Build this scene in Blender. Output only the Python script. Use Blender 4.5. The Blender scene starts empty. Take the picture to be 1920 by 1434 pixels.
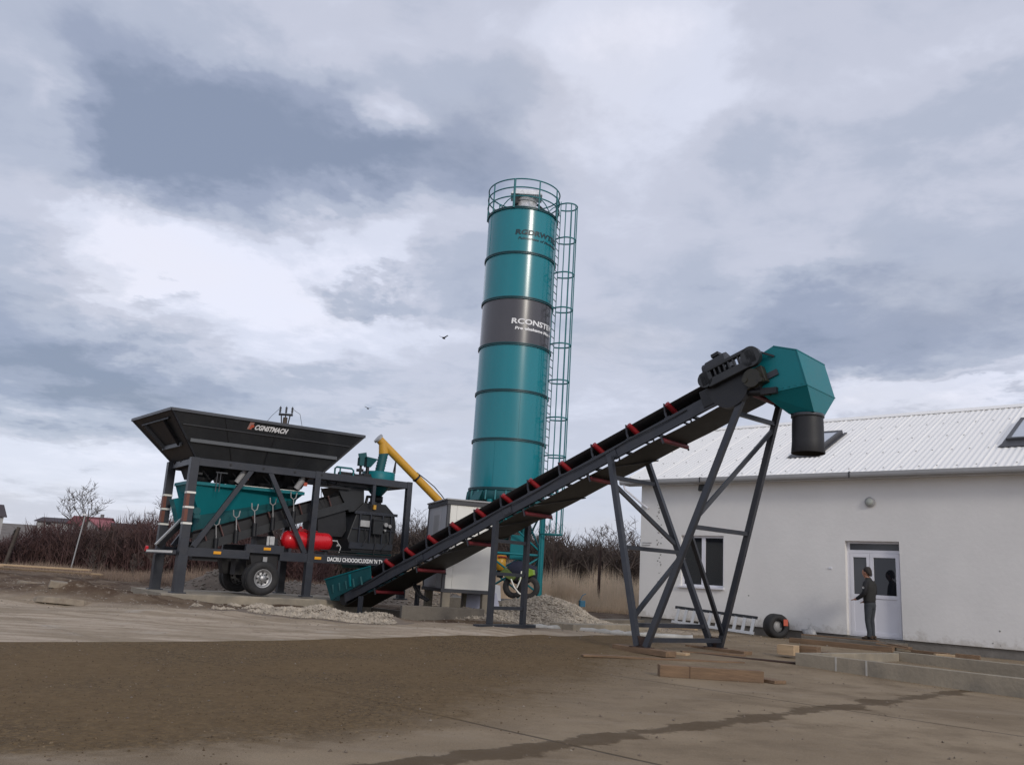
import bpy, math, random
import numpy as np
from mathutils import Vector, Matrix, Euler
random.seed(7); np.random.seed(7)
R = math.radians
SC = bpy.context.scene
COL = SC.collection
# ---------------------------------------------------------------- camera
cam_d = bpy.data.cameras.new('Camera'); cam = bpy.data.objects.new('Camera', cam_d); COL.objects.link(cam)
SC.camera = cam
PITCH, ROLL, CAMH = R(13.0), R(3.6), 1.35
cam_d.sensor_width = 36.0; cam_d.lens = 1590.0/1920*36
cam_d.clip_start = 0.1; cam_d.clip_end = 6000
_f = Vector((0, math.cos(PITCH), math.sin(PITCH))); _r = Vector((1, 0, 0)); _u = _r.cross(_f)
_R = _r*math.cos(ROLL)+_u*math.sin(ROLL); _U = -_r*math.sin(ROLL)+_u*math.cos(ROLL)
M3 = Matrix((_R, _U, -_f)).transposed()
cam.matrix_world = Matrix.Translation((0, 0, CAMH)) @ M3.to_4x4()
SC.view_settings.view_transform = 'Standard'; SC.view_settings.look = 'None'
SC.view_settings.exposure = 0.0; SC.view_settings.gamma = 1.0
# ---------------------------------------------------------------- world: overcast sky
SUN_AZ, SUN_EL = R(152), R(24)           # azimuth from +Y clockwise
W = bpy.data.worlds.new("World"); SC.world = W; W.use_nodes = True
nt = W.node_tree; nt.nodes.clear()
def N(t, **k):
    n = nt.nodes.new(t)
    for a, b in k.items(): setattr(n, a, b)
    return n
def L(a, b): nt.links.new(a, b)
def math_(op, a, b=None, clamp=False):
    n = N('ShaderNodeMath', operation=op, use_clamp=clamp)
    for i, v in enumerate((a, b)):
        if v is None: continue
        if isinstance(v, (int, float)): n.inputs[i].default_value = v
        else: L(v, n.inputs[i])
    return n.outputs[0]
tc = N('ShaderNodeTexCoord')
sky = N('ShaderNodeTexSky'); sky.sky_type = 'NISHITA'; sky.sun_disc = False
sky.sun_elevation = SUN_EL; sky.sun_rotation = SUN_AZ
vn = N('ShaderNodeVectorMath', operation='NORMALIZE'); L(tc.outputs['Generated'], vn.inputs[0])
sep = N('ShaderNodeSeparateXYZ'); L(vn.outputs[0], sep.inputs[0])
den = math_('MAXIMUM', math_('ADD', sep.outputs[2], 0.16), 0.05)
px = math_('DIVIDE', sep.outputs[0], den); py = math_('DIVIDE', sep.outputs[1], den)
cmb = N('ShaderNodeCombineXYZ'); L(px, cmb.inputs[0]); L(py, cmb.inputs[1])
def noise(vec, scale, detail, rough, dist=0.0, w=None):
    n = N('ShaderNodeTexNoise'); n.inputs['Scale'].default_value = scale
    n.inputs['Detail'].default_value = detail; n.inputs['Roughness'].default_value = rough
    n.inputs['Distortion'].default_value = dist
    L(vec, n.inputs['Vector']); return n
# cloud masses laid out in azimuth and elevation, their borders broken up by noise
azi = math_('ARCTAN2', sep.outputs[0], sep.outputs[1]); ele = math_('ARCSINE', sep.outputs[2])
nwa = noise(cmb.outputs[0], 1.5, 6, 0.62, 0.2); nwb = noise(cmb.outputs[0], 7.0, 5, 0.6, 0.2)
def cen(o, k):
    a = N('ShaderNodeVectorMath', operation='SUBTRACT'); L(o, a.inputs[0]); a.inputs[1].default_value = (.5, .5, .5)
    b = N('ShaderNodeVectorMath', operation='MULTIPLY'); L(a.outputs[0], b.inputs[0]); b.inputs[1].default_value = k; return b.outputs[0]
uv = N('ShaderNodeCombineXYZ'); L(azi, uv.inputs[0]); L(ele, uv.inputs[1])
def vadd(a, b):
    n = N('ShaderNodeVectorMath', operation='ADD'); L(a, n.inputs[0]); L(b, n.inputs[1]); return n.outputs[0]
wv = vadd(vadd(uv.outputs[0], cen(nwa.outputs['Color'], (.30, .20, 0))), cen(nwb.outputs['Color'], (.09, .06, 0)))
MASS = [(-0.357,0.438,0.284,0.088,-0.42),(-0.471,0.451,0.133,0.064,-0.22),(-0.127,0.474,0.134,0.053,-0.30),(-0.278,0.417,0.196,0.035,-0.15),(-0.068,0.571,0.128,0.070,-0.16),(-0.456,0.520,0.124,0.035,-0.12),(-0.240,0.610,0.160,0.026,0.10),(-0.287,0.567,0.078,0.023,0.16),(-0.393,0.550,0.042,0.018,0.18),(-0.168,0.511,0.051,0.026,0.62),(-0.593,0.468,0.060,0.035,0.22),(-0.546,0.438,0.046,0.026,0.28),(-0.576,0.410,0.059,0.035,0.12),(-0.269,0.347,0.191,0.061,0.50),(-0.369,0.283,0.124,0.053,0.30),(-0.448,0.350,0.057,0.035,0.22),(-0.106,0.404,0.078,0.035,0.22),(-0.188,0.331,0.044,0.015,-0.60),(-0.075,0.357,0.051,0.032,-0.38),(-0.125,0.328,0.038,0.018,-0.18),(-0.398,0.287,0.025,0.008,-0.30),(-0.516,0.222,0.171,0.064,-0.34),(-0.436,0.173,0.170,0.053,-0.42),(-0.544,0.294,0.106,0.035,-0.10),(-0.307,0.214,0.073,0.041,0.16),(-0.229,0.224,0.067,0.018,-0.22),(-0.168,0.177,0.042,0.009,-0.20),(-0.158,0.263,0.087,0.035,0.06),(0.170,0.594,0.115,0.064,0.26),(-0.002,0.630,0.163,0.035,0.18),(0.120,0.470,0.121,0.070,0.10),(0.048,0.521,0.041,0.035,0.10),(0.265,0.504,0.061,0.032,-0.22),(0.329,0.535,0.111,0.035,0.10),(0.505,0.511,0.130,0.035,-0.18),(0.546,0.559,0.106,0.029,0.14),(0.418,0.323,0.208,0.041,-0.34),(0.476,0.268,0.161,0.023,-0.22),(0.326,0.305,0.094,0.047,-0.12),(0.455,0.394,0.142,0.035,-0.10),(0.339,0.381,0.077,0.029,0.14),(0.543,0.436,0.066,0.035,0.08),(0.489,0.220,0.159,0.023,0.34),(0.393,0.244,0.062,0.018,0.20),(0.183,0.331,0.101,0.070,0.04),(0.125,0.150,0.121,0.064,0.10),(-0.473,0.082,0.180,0.041,0.08),(-0.236,0.070,0.299,0.035,0.10),(-0.478,0.110,0.120,0.018,-0.10),(0.539,0.228,0.037,0.007,-0.35),(-0.043,0.109,0.072,0.053,0.00),
(-.62,.30,.35,.14,.12),(-.45,.10,.35,.07,.16),(.40,.275,.24,.05,-.16),(-.53,.215,.22,.07,-.20),(-.30,.47,.20,.06,-.12),(-.47,.53,.22,.07,-.14),(2.6,.6,.9,.5,.45),(-2.6,.5,.9,.5,.15),(1.2,.5,.5,.4,.05)]
def mrng_(v, a, b, c, d):
    m = N('ShaderNodeMapRange'); L(v, m.inputs[0])
    for i, q_ in enumerate((a, b, c, d)): m.inputs[i+1].default_value = q_
    return m.outputs[0]
acc = None
for u0, v0, a_, b_, w in MASS:
    sb = N('ShaderNodeVectorMath', operation='SUBTRACT'); L(wv, sb.inputs[0]); sb.inputs[1].default_value = (u0, v0, 0)
    ml = N('ShaderNodeVectorMath', operation='MULTIPLY'); L(sb.outputs[0], ml.inputs[0]); ml.inputs[1].default_value = (1/a_, 1/b_, 0)
    ln = N('ShaderNodeVectorMath', operation='LENGTH'); L(ml.outputs[0], ln.inputs[0])
    mr = N('ShaderNodeMapRange', interpolation_type='SMOOTHERSTEP'); L(ln.outputs['Value'], mr.inputs[0])
    mr.inputs[1].default_value = 1.95; mr.inputs[2].default_value = .0; mr.inputs[3].default_value = 0; mr.inputs[4].default_value = w*.92
    acc = mr.outputs[0] if acc is None else math_('ADD', acc, mr.outputs[0])
n1 = noise(cmb.outputs[0], 1.1, 7, 0.58, 0.35)
n2 = noise(cmb.outputs[0], 4.2, 7, 0.62, 0.3)
base = math_('ADD', math_('MULTIPLY', math_('SUBTRACT', n1.outputs[0], 0.5), 0.55), math_('MULTIPLY', math_('SUBTRACT', n2.outputs[0], 0.5), 0.55))
base = math_('MULTIPLY', base, mrng_(ele, .02, .22, .35, 1.0))
t = math_('ADD', math_('ADD', base, acc), 0.585)
t = math_('ADD', math_('MULTIPLY', math_('SUBTRACT', t, .58), .92), .585)
# soften the noise towards the horizon
ramp = N('ShaderNodeValToRGB'); L(t, ramp.inputs[0])
cr = ramp.color_ramp; cr.interpolation = 'EASE'
def lin(r, g, b):
    f = lambda c: ((c/255+0.055)/1.055)**2.4 if c > 10 else c/255/12.92
    return (f(r), f(g), f(b), 1)
cr.elements[0].position = 0.0; cr.elements[0].color = lin(136, 147, 170)
cr.elements[1].position = 1.0; cr.elements[1].color = lin(233, 235, 250)
for p, c in ((0.22, (156, 165, 187)), (0.46, (180, 187, 205)), (0.62, (198, 202, 218)), (0.80, (217, 221, 237))):
    e = cr.elements.new(p); e.color = lin(*c)
# a slight warm-grey tint in some of the mid clouds
n3 = noise(cmb.outputs[0], 1.3, 4, 0.5)
tm = N('ShaderNodeMapRange'); L(n3.outputs[0], tm.inputs[0]); tm.inputs[1].default_value = .5; tm.inputs[2].default_value = .68; tm.inputs[4].default_value = .5
mx0 = N('ShaderNodeMix', data_type='RGBA', blend_type='MULTIPLY'); L(tm.outputs[0], mx0.inputs[0]); L(ramp.outputs[0], mx0.inputs[6]); mx0.inputs[7].default_value = (1.03, .99, .93, 1)
# clear-sky share through the thinner clouds (Nishita, strength 0.1)
skm = N('ShaderNodeVectorMath', operation='SCALE'); L(sky.outputs[0], skm.inputs[0]); skm.inputs['Scale'].default_value = 0.10
mx = N('ShaderNodeMix', data_type='RGBA'); mx.inputs[0].default_value = 0.10; L(mx0.outputs[2], mx.inputs[6]); L(skm.outputs[0], mx.inputs[7])
bg = N('ShaderNodeBackground'); L(mx.outputs[2], bg.inputs[0]); bg.inputs[1].default_value = 1.08
wo = N('ShaderNodeOutputWorld'); L(bg.outputs[0], wo.inputs[0])
# ---------------------------------------------------------------- sun (veiled)
sd = bpy.data.lights.new('Sun', 'SUN'); sd.energy = 1.15; sd.angle = R(9); sd.color = (1.0, .93, .83)
so = bpy.data.objects.new('Sun', sd); COL.objects.link(so)
sv = Vector((math.sin(SUN_AZ)*math.cos(SUN_EL), math.cos(SUN_AZ)*math.cos(SUN_EL), math.sin(SUN_EL)))
so.rotation_euler = sv.to_track_quat('Z', 'Y').to_euler(); so.location = (10, -10, 30)

# ================================================================ helpers
def tag(o, label=None, cat=None, group=None, kind=None):
    if label: o['label'] = label
    if cat: o['category'] = cat
    if group: o['group'] = group
    if kind or label: o['kind'] = kind or 'thing'
    return o
def thing(name, label, cat, loc=(0, 0, 0), rz=0.0, group=None, rot=None):
    o = bpy.data.objects.new(name, None); COL.objects.link(o); o.empty_display_size = .3
    o.location = loc; o.rotation_euler = rot if rot else (0, 0, rz)
    return tag(o, label, cat, group)
def copy_tree(o, parent=None):
    c = o.copy(); COL.objects.link(c); c.parent = parent
    for ch in list(o.children): copy_tree(ch, c)
    return c
class MB:
    def __init__(s): s.v = []; s.f = []; s.sm = []
    def add(s, vs, fs, smooth=False):
        n = len(s.v); s.v.extend([tuple(v) for v in vs])
        for f in fs: s.f.append(tuple(i+n for i in f)); s.sm.append(smooth)
        return s
    def box(s, x0, x1, y0, y1, z0, z1):
        v = [(x, y, z) for z in (z0, z1) for y in (y0, y1) for x in (x0, x1)]
        return s.add(v, [(0, 2, 3, 1), (4, 5, 7, 6), (0, 1, 5, 4), (2, 6, 7, 3), (0, 4, 6, 2), (1, 3, 7, 5)])
    def hexa(s, b, t):     # two matching polygons -> solid
        n = len(b)
        return s.add(list(b)+list(t), [tuple(range(n))[::-1], tuple(range(n, 2*n))]+[(i, (i+1) % n, n+(i+1) % n, n+i) for i in range(n)])
    def beam(s, p, q, w, h=None, up=(0, 0, 1)):
        h = h or w; p = Vector(p); q = Vector(q); d = (q-p).normalized(); u = Vector(up)
        if abs(d.dot(u)) > .98: u = Vector((1, 0, 0))
        x = d.cross(u).normalized(); y = x.cross(d).normalized()
        a = [p+x*i*w/2+y*j*h/2 for i, j in ((-1, -1), (1, -1), (1, 1), (-1, 1))]
        b = [v+(q-p) for v in a]
        return s.hexa(a, b)
    def tube(s, p, q, r, n=10, r2=None, caps=True, smooth=True):
        p = Vector(p); q = Vector(q); r2 = r if r2 is None else r2; d = (q-p).normalized()
        u = Vector((0, 0, 1)) if abs(d.z) < .95 else Vector((1, 0, 0))
        x = d.cross(u).normalized(); y = d.cross(x).normalized(); k = len(s.v)
        vs = [p+(x*math.cos(2*math.pi*i/n)+y*math.sin(2*math.pi*i/n))*r for i in range(n)]+[q+(x*math.cos(2*math.pi*i/n)+y*math.sin(2*math.pi*i/n))*r2 for i in range(n)]
        s.add(vs, [(i, n+i, n+(i+1) % n, (i+1) % n) for i in range(n)], smooth)
        if caps: s.add(vs, [tuple(range(n)), tuple(range(2*n-1, n-1, -1))])
        return s
    def path(s, pts, r, n=8, closed=False):
        P = [Vector(p) for p in pts]; m = len(P)
        rings = []; prev = None
        for i in range(m):
            a = P[i-1] if (i > 0 or closed) else P[i]; b = P[(i+1) % m] if (i < m-1 or closed) else P[i]
            d = (b-a).normalized()
            if prev is None:
                u = Vector((0, 0, 1)) if abs(d.z) < .9 else Vector((1, 0, 0)); x = d.cross(u).normalized()
            else: x = (prev-d*prev.dot(d)).normalized()
            prev = x; y = d.cross(x)
            rr = r[i] if isinstance(r, (list, tuple)) else r
            rings.append([P[i]+(x*math.cos(2*math.pi*k/n)+y*math.sin(2*math.pi*k/n))*rr for k in range(n)])
        vs = [v for g in rings for v in g]; fs = []
        for i in range(m if closed else m-1):
            j = (i+1) % m
            for k in range(n): fs.append((i*n+k, i*n+(k+1) % n, j*n+(k+1) % n, j*n+k))
        s.add(vs, fs, True)
        if not closed: s.add(vs, [tuple(range(n))[::-1], tuple(range((m-1)*n, m*n))])
        return s
    def lathe(s, prof, n=32, axis='z', c=(0, 0, 0), smooth=True):
        c = Vector(c); vs = []
        for r, h in prof:
            for k in range(n):
                a = 2*math.pi*k/n; x, y = r*math.cos(a), r*math.sin(a)
                vs.append(c+(Vector((x, y, h)) if axis == 'z' else Vector((x, h, y)) if axis == 'y' else Vector((h, x, y))))
        fs = [(i*n+k, i*n+(k+1) % n, (i+1)*n+(k+1) % n, (i+1)*n+k) for i in range(len(prof)-1) for k in range(n)]
        return s.add(vs, fs, smooth)
    def ring(s, c, r, t, n=40, h=None):     # flat hoop, rect section t x h
        h = h or t; return s.lathe([(r-t/2, -h/2), (r+t/2, -h/2), (r+t/2, h/2), (r-t/2, h/2), (r-t/2, -h/2)], n, c=c, smooth=False)
    def xf(s, M):
        s.v = [tuple(M @ Vector(v)) for v in s.v]; return s
    def build(s, name, mat, parent=None, loc=None, rz=0, bevel=0, rot=None, fix=True):
        me = bpy.data.meshes.new(name); me.from_pydata(s.v, [], s.f); me.materials.append(mat)
        me.polygons.foreach_set('use_smooth', s.sm); me.update()
        if fix:
            import bmesh
            b = bmesh.new(); b.from_mesh(me); bmesh.ops.recalc_face_normals(b, faces=b.faces); b.to_mesh(me); b.free()
        o = bpy.data.objects.new(name, me); COL.objects.link(o)
        if parent: o.parent = parent
        if loc: o.location = loc
        if rot: o.rotation_euler = rot
        elif rz: o.rotation_euler = (0, 0, rz)
        if bevel:
            m = o.modifiers.new('b', 'BEVEL'); m.width = bevel; m.segments = 2; m.limit_method = 'ANGLE'; m.angle_limit = R(40)
        return o
# -------- procedural materials
def pm(name, col, rough=.6, metal=0., var=.12, scale=3., bump=0., bscale=None, dirt=None, dirt_amt=.3, dirt_scale=1.2, spec=.5, stretch=(1, 1, 1), coat=0., rvar=.12, world=False, fine=True):
    m = bpy.data.materials.new(name); m.use_nodes = True; t = m.node_tree; b = t.nodes['Principled BSDF']
    b.inputs['Roughness'].default_value = rough; b.inputs['Metallic'].default_value = metal
    b.inputs['Specular IOR Level'].default_value = spec
    if coat: b.inputs['Coat Weight'].default_value = coat; b.inputs['Coat Roughness'].default_value = .17
    n = t.nodes.new
    tcn = n('ShaderNodeTexCoord'); mp = n('ShaderNodeMapping'); mp.inputs['Scale'].default_value = stretch
    if world:
        g = n('ShaderNodeNewGeometry'); t.links.new(g.outputs['Position'], mp.inputs[0])
    else: t.links.new(tcn.outputs['Object'], mp.inputs[0])
    ns = n('ShaderNodeTexNoise'); ns.inputs['Scale'].default_value = scale; ns.inputs['Detail'].default_value = 7; ns.inputs['Roughness'].default_value = .62
    t.links.new(mp.outputs[0], ns.inputs[0])
    mr = n('ShaderNodeMapRange'); mr.inputs[1].default_value = .3; mr.inputs[2].default_value = .7
    mr.inputs[3].default_value = 1-var; mr.inputs[4].default_value = 1+var; t.links.new(ns.outputs[0], mr.inputs[0])
    vs = n('ShaderNodeVectorMath'); vs.operation = 'SCALE'; vs.inputs[0].default_value = col[:3]; t.links.new(mr.outputs[0], vs.inputs['Scale'])
    out = vs.outputs[0]
    if dirt:
        nd = n('ShaderNodeTexNoise'); nd.inputs['Scale'].default_value = dirt_scale; nd.inputs['Detail'].default_value = 9; nd.inputs['Roughness'].default_value = .7
        t.links.new(mp.outputs[0], nd.inputs[0])
        m2 = n('ShaderNodeMapRange'); m2.inputs[1].default_value = .48; m2.inputs[2].default_value = .72; m2.inputs[4].default_value = dirt_amt; t.links.new(nd.outputs[0], m2.inputs[0])
        mi = n('ShaderNodeMix'); mi.data_type = 'RGBA'; t.links.new(m2.outputs[0], mi.inputs[0]); t.links.new(out, mi.inputs[6]); mi.inputs[7].default_value = (*dirt[:3], 1)
        out = mi.outputs[2]
    t.links.new(out, b.inputs['Base Color'])
    if rvar:
        m3 = n('ShaderNodeMapRange'); m3.inputs[3].default_value = max(0, rough-rvar); m3.inputs[4].default_value = min(1, rough+rvar); t.links.new(ns.outputs[0], m3.inputs[0]); t.links.new(m3.outputs[0], b.inputs['Roughness'])
    if bump:
        nb = n('ShaderNodeTexNoise'); nb.inputs['Scale'].default_value = bscale or scale*6; nb.inputs['Detail'].default_value = 6; t.links.new(mp.outputs[0], nb.inputs[0])
        bp = n('ShaderNodeBump'); bp.inputs['Strength'].default_value = bump; bp.inputs['Distance'].default_value = .02; t.links.new(nb.outputs[0], bp.inputs['Height']); t.links.new(bp.outputs[0], b.inputs['Normal'])
    return m
M = {}
M['steel'] = pm('steel_paint', (.025, .029, .039), .40, 0, .14, 2.5, .05, 30, dirt=(.085, .078, .07), dirt_amt=.25, dirt_scale=3)
M['dark'] = pm('hopper_paint', (.016, .018, .021), .46, 0, .16, 1.2, .05, 20, dirt=(.065, .065, .062), dirt_amt=.25, dirt_scale=1.5)
M['darker'] = pm('machine_dark', (.008, .009, .012), .5, 0, .25, 5, dirt=(.03, .028, .025), dirt_amt=.25, dirt_scale=4)
M['edge'] = pm('rim_steel', (.05, .055, .065), .4, 0, .12, 3)
M['band'] = pm('hopper_band', (.085, .092, .10), .42, 0, .12, 2)
M['black'] = pm('black_rubber', (.012, .012, .014), .55, 0, .3, 4, .1, 40)
M['belt'] = pm('belt_rubber', (.019, .019, .016), .6, 0, .25, 2.2, .15, 25, dirt=(.05, .046, .034), dirt_amt=.35, dirt_scale=1.3)
M['teal'] = pm('teal_paint', (.004, .160, .185), .42, 0, .08, 1.5, .02, 6, dirt=(.02, .17, .18), dirt_amt=.25, spec=.3)
M['silo'] = pm('silo_paint', (.003, .185, .225), .25, 0, .06, 1.1, .02, 1.3, spec=.3, rvar=.05, coat=.55, dirt=(.012, .20, .225), dirt_amt=.35, dirt_scale=.9, stretch=(1, 1, .35))
M['siloband'] = pm('silo_grey_band', (.050, .047, .054), .3, 0, .08, 1.1, .02, 1.3, rvar=.05, coat=.55)
M['siloring'] = pm('silo_ring', (.006, .062, .075), .4, 0, .1, 3)
M['tealrail'] = pm('teal_rail', (.012, .15, .17), .45, 0, .1, 3)
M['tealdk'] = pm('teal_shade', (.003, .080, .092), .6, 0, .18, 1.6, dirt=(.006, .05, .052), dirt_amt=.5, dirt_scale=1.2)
M['red'] = pm('red_roller', (.28, .012, .018), .42, 0, .18, 6, dirt=(.12, .05, .045), dirt_amt=.35, dirt_scale=8)
M['redtank'] = pm('red_tank', (.62, .012, .020), .28, 0, .06, 2, coat=.4)
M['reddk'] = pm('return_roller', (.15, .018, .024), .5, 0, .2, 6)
M['yellow'] = pm('yellow_paint', (.62, .33, .035), .38, 0, .10, 3, dirt=(.30, .17, .04), dirt_amt=.35, dirt_scale=3)
M['amber'] = pm('amber_lens', (.80, .36, .02), .25, 0, .05, 3)
M['chrome'] = pm('bare_steel', (.62, .62, .63), .28, 1., .12, 5)
M['alu'] = pm('aluminium', (.50, .50, .49), .42, .5, .12, 5)
M['rim'] = pm('wheel_rim', (.42, .42, .42), .42, .6, .15, 6)
M['tyre'] = pm('tyre_rubber', (.020, .020, .021), .75, 0, .25, 5, .2, 30, dirt=(.09, .08, .07), dirt_amt=.3, dirt_scale=4)
M['white'] = pm('white_lettering', (.80, .80, .80), .5, 0, .03, 3)
M['ink'] = pm('dark_lettering', (.006, .030, .040), .4, 0, .05, 3)
M['orange'] = pm('logo_red', (.52, .10, .055), .45, 0, .05, 3)
M['logobg'] = pm('logo_pale', (.36, .20, .17), .45, 0, .05, 3)
M['panel'] = pm('white_panel', (.80, .79, .73), .5, 0, .04, 1.2, dirt=(.62, .60, .54), dirt_amt=.25, dirt_scale=1.1)
M['panelg'] = pm('grey_door', (.30, .31, .33), .5, 0, .06, 2)
M['frameg'] = pm('cabin_frame', (.045, .047, .055), .5, 0, .12, 3)
M['wall'] = pm('render_wall', (.76, .745, .72), .85, 0, .05, .55, .25, 9, dirt=(.66, .65, .63), dirt_amt=.35, dirt_scale=.35)
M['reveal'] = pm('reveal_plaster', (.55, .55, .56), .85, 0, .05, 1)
M['plinth'] = pm('plinth_concrete', (.20, .185, .165), .9, 0, .2, 1.5, .4, 14, dirt=(.10, .09, .075), dirt_amt=.6)
M['roof'] = pm('roof_sheet', (.86, .84, .80), .45, 0, .04, .5, dirt=(.72, .71, .68), dirt_amt=.4, dirt_scale=.5)
M['upvc'] = pm('upvc', (.74, .74, .79), .35, 0, .03, 2)
M['gutter'] = pm('gutter', (.33, .33, .33), .45, 0, .08, 2)
M['brown_steel'] = pm('roof_window_frame', (.055, .055, .06), .5, 0, .15, 3)
M['conc'] = pm('concrete', (.29, .25, .19), .9, 0, .18, 1.6, .45, 16, dirt=(.15, .14, .12), dirt_amt=.7, dirt_scale=1.1)
M['concd'] = pm('concrete_dark', (.165, .145, .118), .9, 0, .2, 1.6, .5, 16, dirt=(.09, .08, .07), dirt_amt=.75, dirt_scale=1.3)
M['timber'] = pm('weathered_timber', (.20, .128, .075), .85, 0, .3, 3, .5, 30, dirt=(.08, .05, .035), dirt_amt=.6, dirt_scale=2, stretch=(.4, 3, 3))
M['timberl'] = pm('fresh_timber', (.46, .33, .20), .8, 0, .18, 4, .3, 30, stretch=(.3, 3, 3))
M['rust'] = pm('rusty_steel', (.055, .032, .024), .8, 0, .3, 6, .3, 40)
M['stone'] = pm('crushed_stone', (.36, .31, .245), .9, 0, .40, 5.0, .3, 20, world=True)
M['stonem'] = pm('mound_stone', (.27, .23, .185), .95, 0, .35, 6.0, .9, 22, dirt=(.15, .13, .11), dirt_amt=.5, dirt_scale=3, world=True)
M['earth'] = pm('mound_earth', (.155, .12, .09), .95, 0, .3, 2.0, .8, 12, dirt=(.24, .21, .17), dirt_amt=.6, dirt_scale=1.3, world=True)
M['reedl'] = pm('rough_dry_grass', (.25, .175, .12), .9, 0, .4, .6, dirt=(.12, .08, .06), dirt_amt=.7, dirt_scale=.5, world=True)
M['reed'] = pm('dry_grass', (.60, .45, .30), .9, 0, .35, .55, dirt=(.66, .53, .37), dirt_amt=.6, dirt_scale=.8, world=True)
M['brushr'] = pm('red_twigs', (.080, .038, .034), .9, 0, .55, .6, dirt=(.055, .042, .034), dirt_amt=.9, dirt_scale=.3, world=True)
M['brushb'] = pm('brown_twigs', (.060, .042, .034), .9, 0, .3, .35, dirt=(.075, .05, .042), dirt_amt=.6, dirt_scale=.3, world=True)
M['twig'] = pm('bare_twigs', (.085, .065, .055), .9, 0, .2, 1)
M['bark'] = pm('bark', (.075, .06, .05), .95, 0, .25, 3, .5, 20)
def splash(m, z0, z1, colr, amt):     # dirt splashed up the foot of a wall, with an uneven upper edge
    t = m.node_tree; b = t.nodes['Principled BSDF']; n = t.nodes.new; src = b.inputs['Base Color'].links[0].from_socket
    g_ = n('ShaderNodeNewGeometry'); s_ = n('ShaderNodeSeparateXYZ'); t.links.new(g_.outputs['Position'], s_.inputs[0])
    q = n('ShaderNodeTexNoise'); q.inputs['Scale'].default_value = 2.4; q.inputs['Detail'].default_value = 9; q.inputs['Roughness'].default_value = .7; t.links.new(g_.outputs['Position'], q.inputs[0])
    a = n('ShaderNodeMath'); a.operation = 'MULTIPLY_ADD'; t.links.new(q.outputs[0], a.inputs[0]); a.inputs[1].default_value = 1.5; t.links.new(s_.outputs[2], a.inputs[2])
    r_ = n('ShaderNodeMapRange'); t.links.new(a.outputs[0], r_.inputs[0])
    for i, v in enumerate((z0+.75, z1+.75, amt, 0)): r_.inputs[i+1].default_value = v
    x = n('ShaderNodeMix'); x.data_type = 'RGBA'; t.links.new(r_.outputs[0], x.inputs[0]); t.links.new(src, x.inputs[6]); x.inputs[7].default_value = (*colr, 1); t.links.new(x.outputs[2], b.inputs['Base Color'])
splash(M['wall'], .40, .62, (.38, .34, .28), .45)
def glass(name, col, rough=.04):
    m = pm(name, col, rough, 0, .1, 1, spec=.7, rvar=0); return m
M['glass'] = glass('dark_glass', (.012, .014, .018))
M['glassg'] = glass('smoked_glass', (.055, .058, .062), .15)
M['skyglass'] = glass('roof_glass', (.42, .45, .50), .08)
# -------- text
def text(name, s, size, mat, parent, mw, shear=0., bold=0., ext=.003, spacing=1., width=None, wrap=None):
    c = bpy.data.curves.new(name, 'FONT'); c.body = s; c.size = size; c.shear = shear; c.offset = bold; c.extrude = ext
    c.space_character = spacing; c.resolution_u = 3
    o = bpy.data.objects.new(name, c); COL.objects.link(o)
    dg = bpy.context.evaluated_depsgraph_get(); dg.update()
    me = bpy.data.meshes.new_from_object(o.evaluated_get(dg)); bpy.data.objects.remove(o)
    me.materials.clear(); me.materials.append(mat)
    xs = [v.co.x for v in me.vertices]; x0, x1 = min(xs), max(xs)
    k = (width/(x1-x0)) if width else 1.
    for v in me.vertices:
        p = v.co.copy(); p.x = (p.x-x0)*k
        v.co = wrap(p) if wrap else mw @ p
    ob = bpy.data.objects.new(name, me); COL.objects.link(ob); ob.parent = parent
    return ob
A43 = R(-43)
cdv = Vector((math.cos(A43), math.sin(A43), 0)); ndv = Vector((-math.sin(A43), math.cos(A43), 0))
def K(s, o, z=0.0): return cdv*s+ndv*o+Vector((0, 0, z))
def sstep(a, b, x):
    t = np.clip((x-a)/(b-a), 0, 1); return t*t*(3-2*t)
# ================================================================ GROUND
_ph = np.random.rand(40)*6.28; _dr = np.random.rand(40)*6.28
def wav(x, y, f0, n, seed=0):
    z = 0*x; 
    for i in range(n):
        f = f0*1.55**i; a = _dr[(i+seed) % 40]; z = z+np.sin((x*np.cos(a)+y*np.sin(a))*f+_ph[(i+seed*3) % 40])/1.35**i
    return z
def gz(x, y):
    x = np.asarray(x, float); y = np.asarray(y, float)
    s = x*cdv.x+y*cdv.y; o = x*ndv.x+y*ndv.y
    z = .17*sstep(14, 21, y)+.08*sstep(26, 34, y)
    rough = sstep(15, 20, y)*sstep(6, -1, x)
    z = z+rough*.030*wav(x, y, 1.1, 6)+.035*np.maximum(0, wav(x, y, 2.6, 5, 7))*sstep(19, 22, y)*sstep(-5, -9, x)
    # rubble bank left of the concrete pad
    z = z+.34*np.exp(-(((x+10.6)/2.6)**2+((y-22.3)/1.1)**2))*(1+.12*wav(x, y, 2.2, 5, 3))
    z = z+.22*np.exp(-(((x+14.5)/3.0)**2+((y-25.5)/1.6)**2))*(1+.15*wav(x, y, 2, 5, 9))
    z = z+.10*sstep(-13, -18, x)*sstep(17, 24, y)
    z = z+.16*np.exp(-(((x+3.6)/1.6)**2+((y-21.6)/.5)**2))*(1+.15*wav(x, y, 3, 5, 5))
    # loading pit under the conveyor tail
    pit = sstep(-22.3, -22.05, s)*sstep(-17.35, -17.75, s)*sstep(14.75, 15.0, o)*sstep(17.6, 17.35, o)
    z = z-1.15*pit
    z = z*1.0
    # low hill far behind
    z = z+9.5*sstep(110, 330, y)*sstep(60, -60, x)+5.5*sstep(95, 210, y)*sstep(-80, 10, x)
    return z
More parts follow.
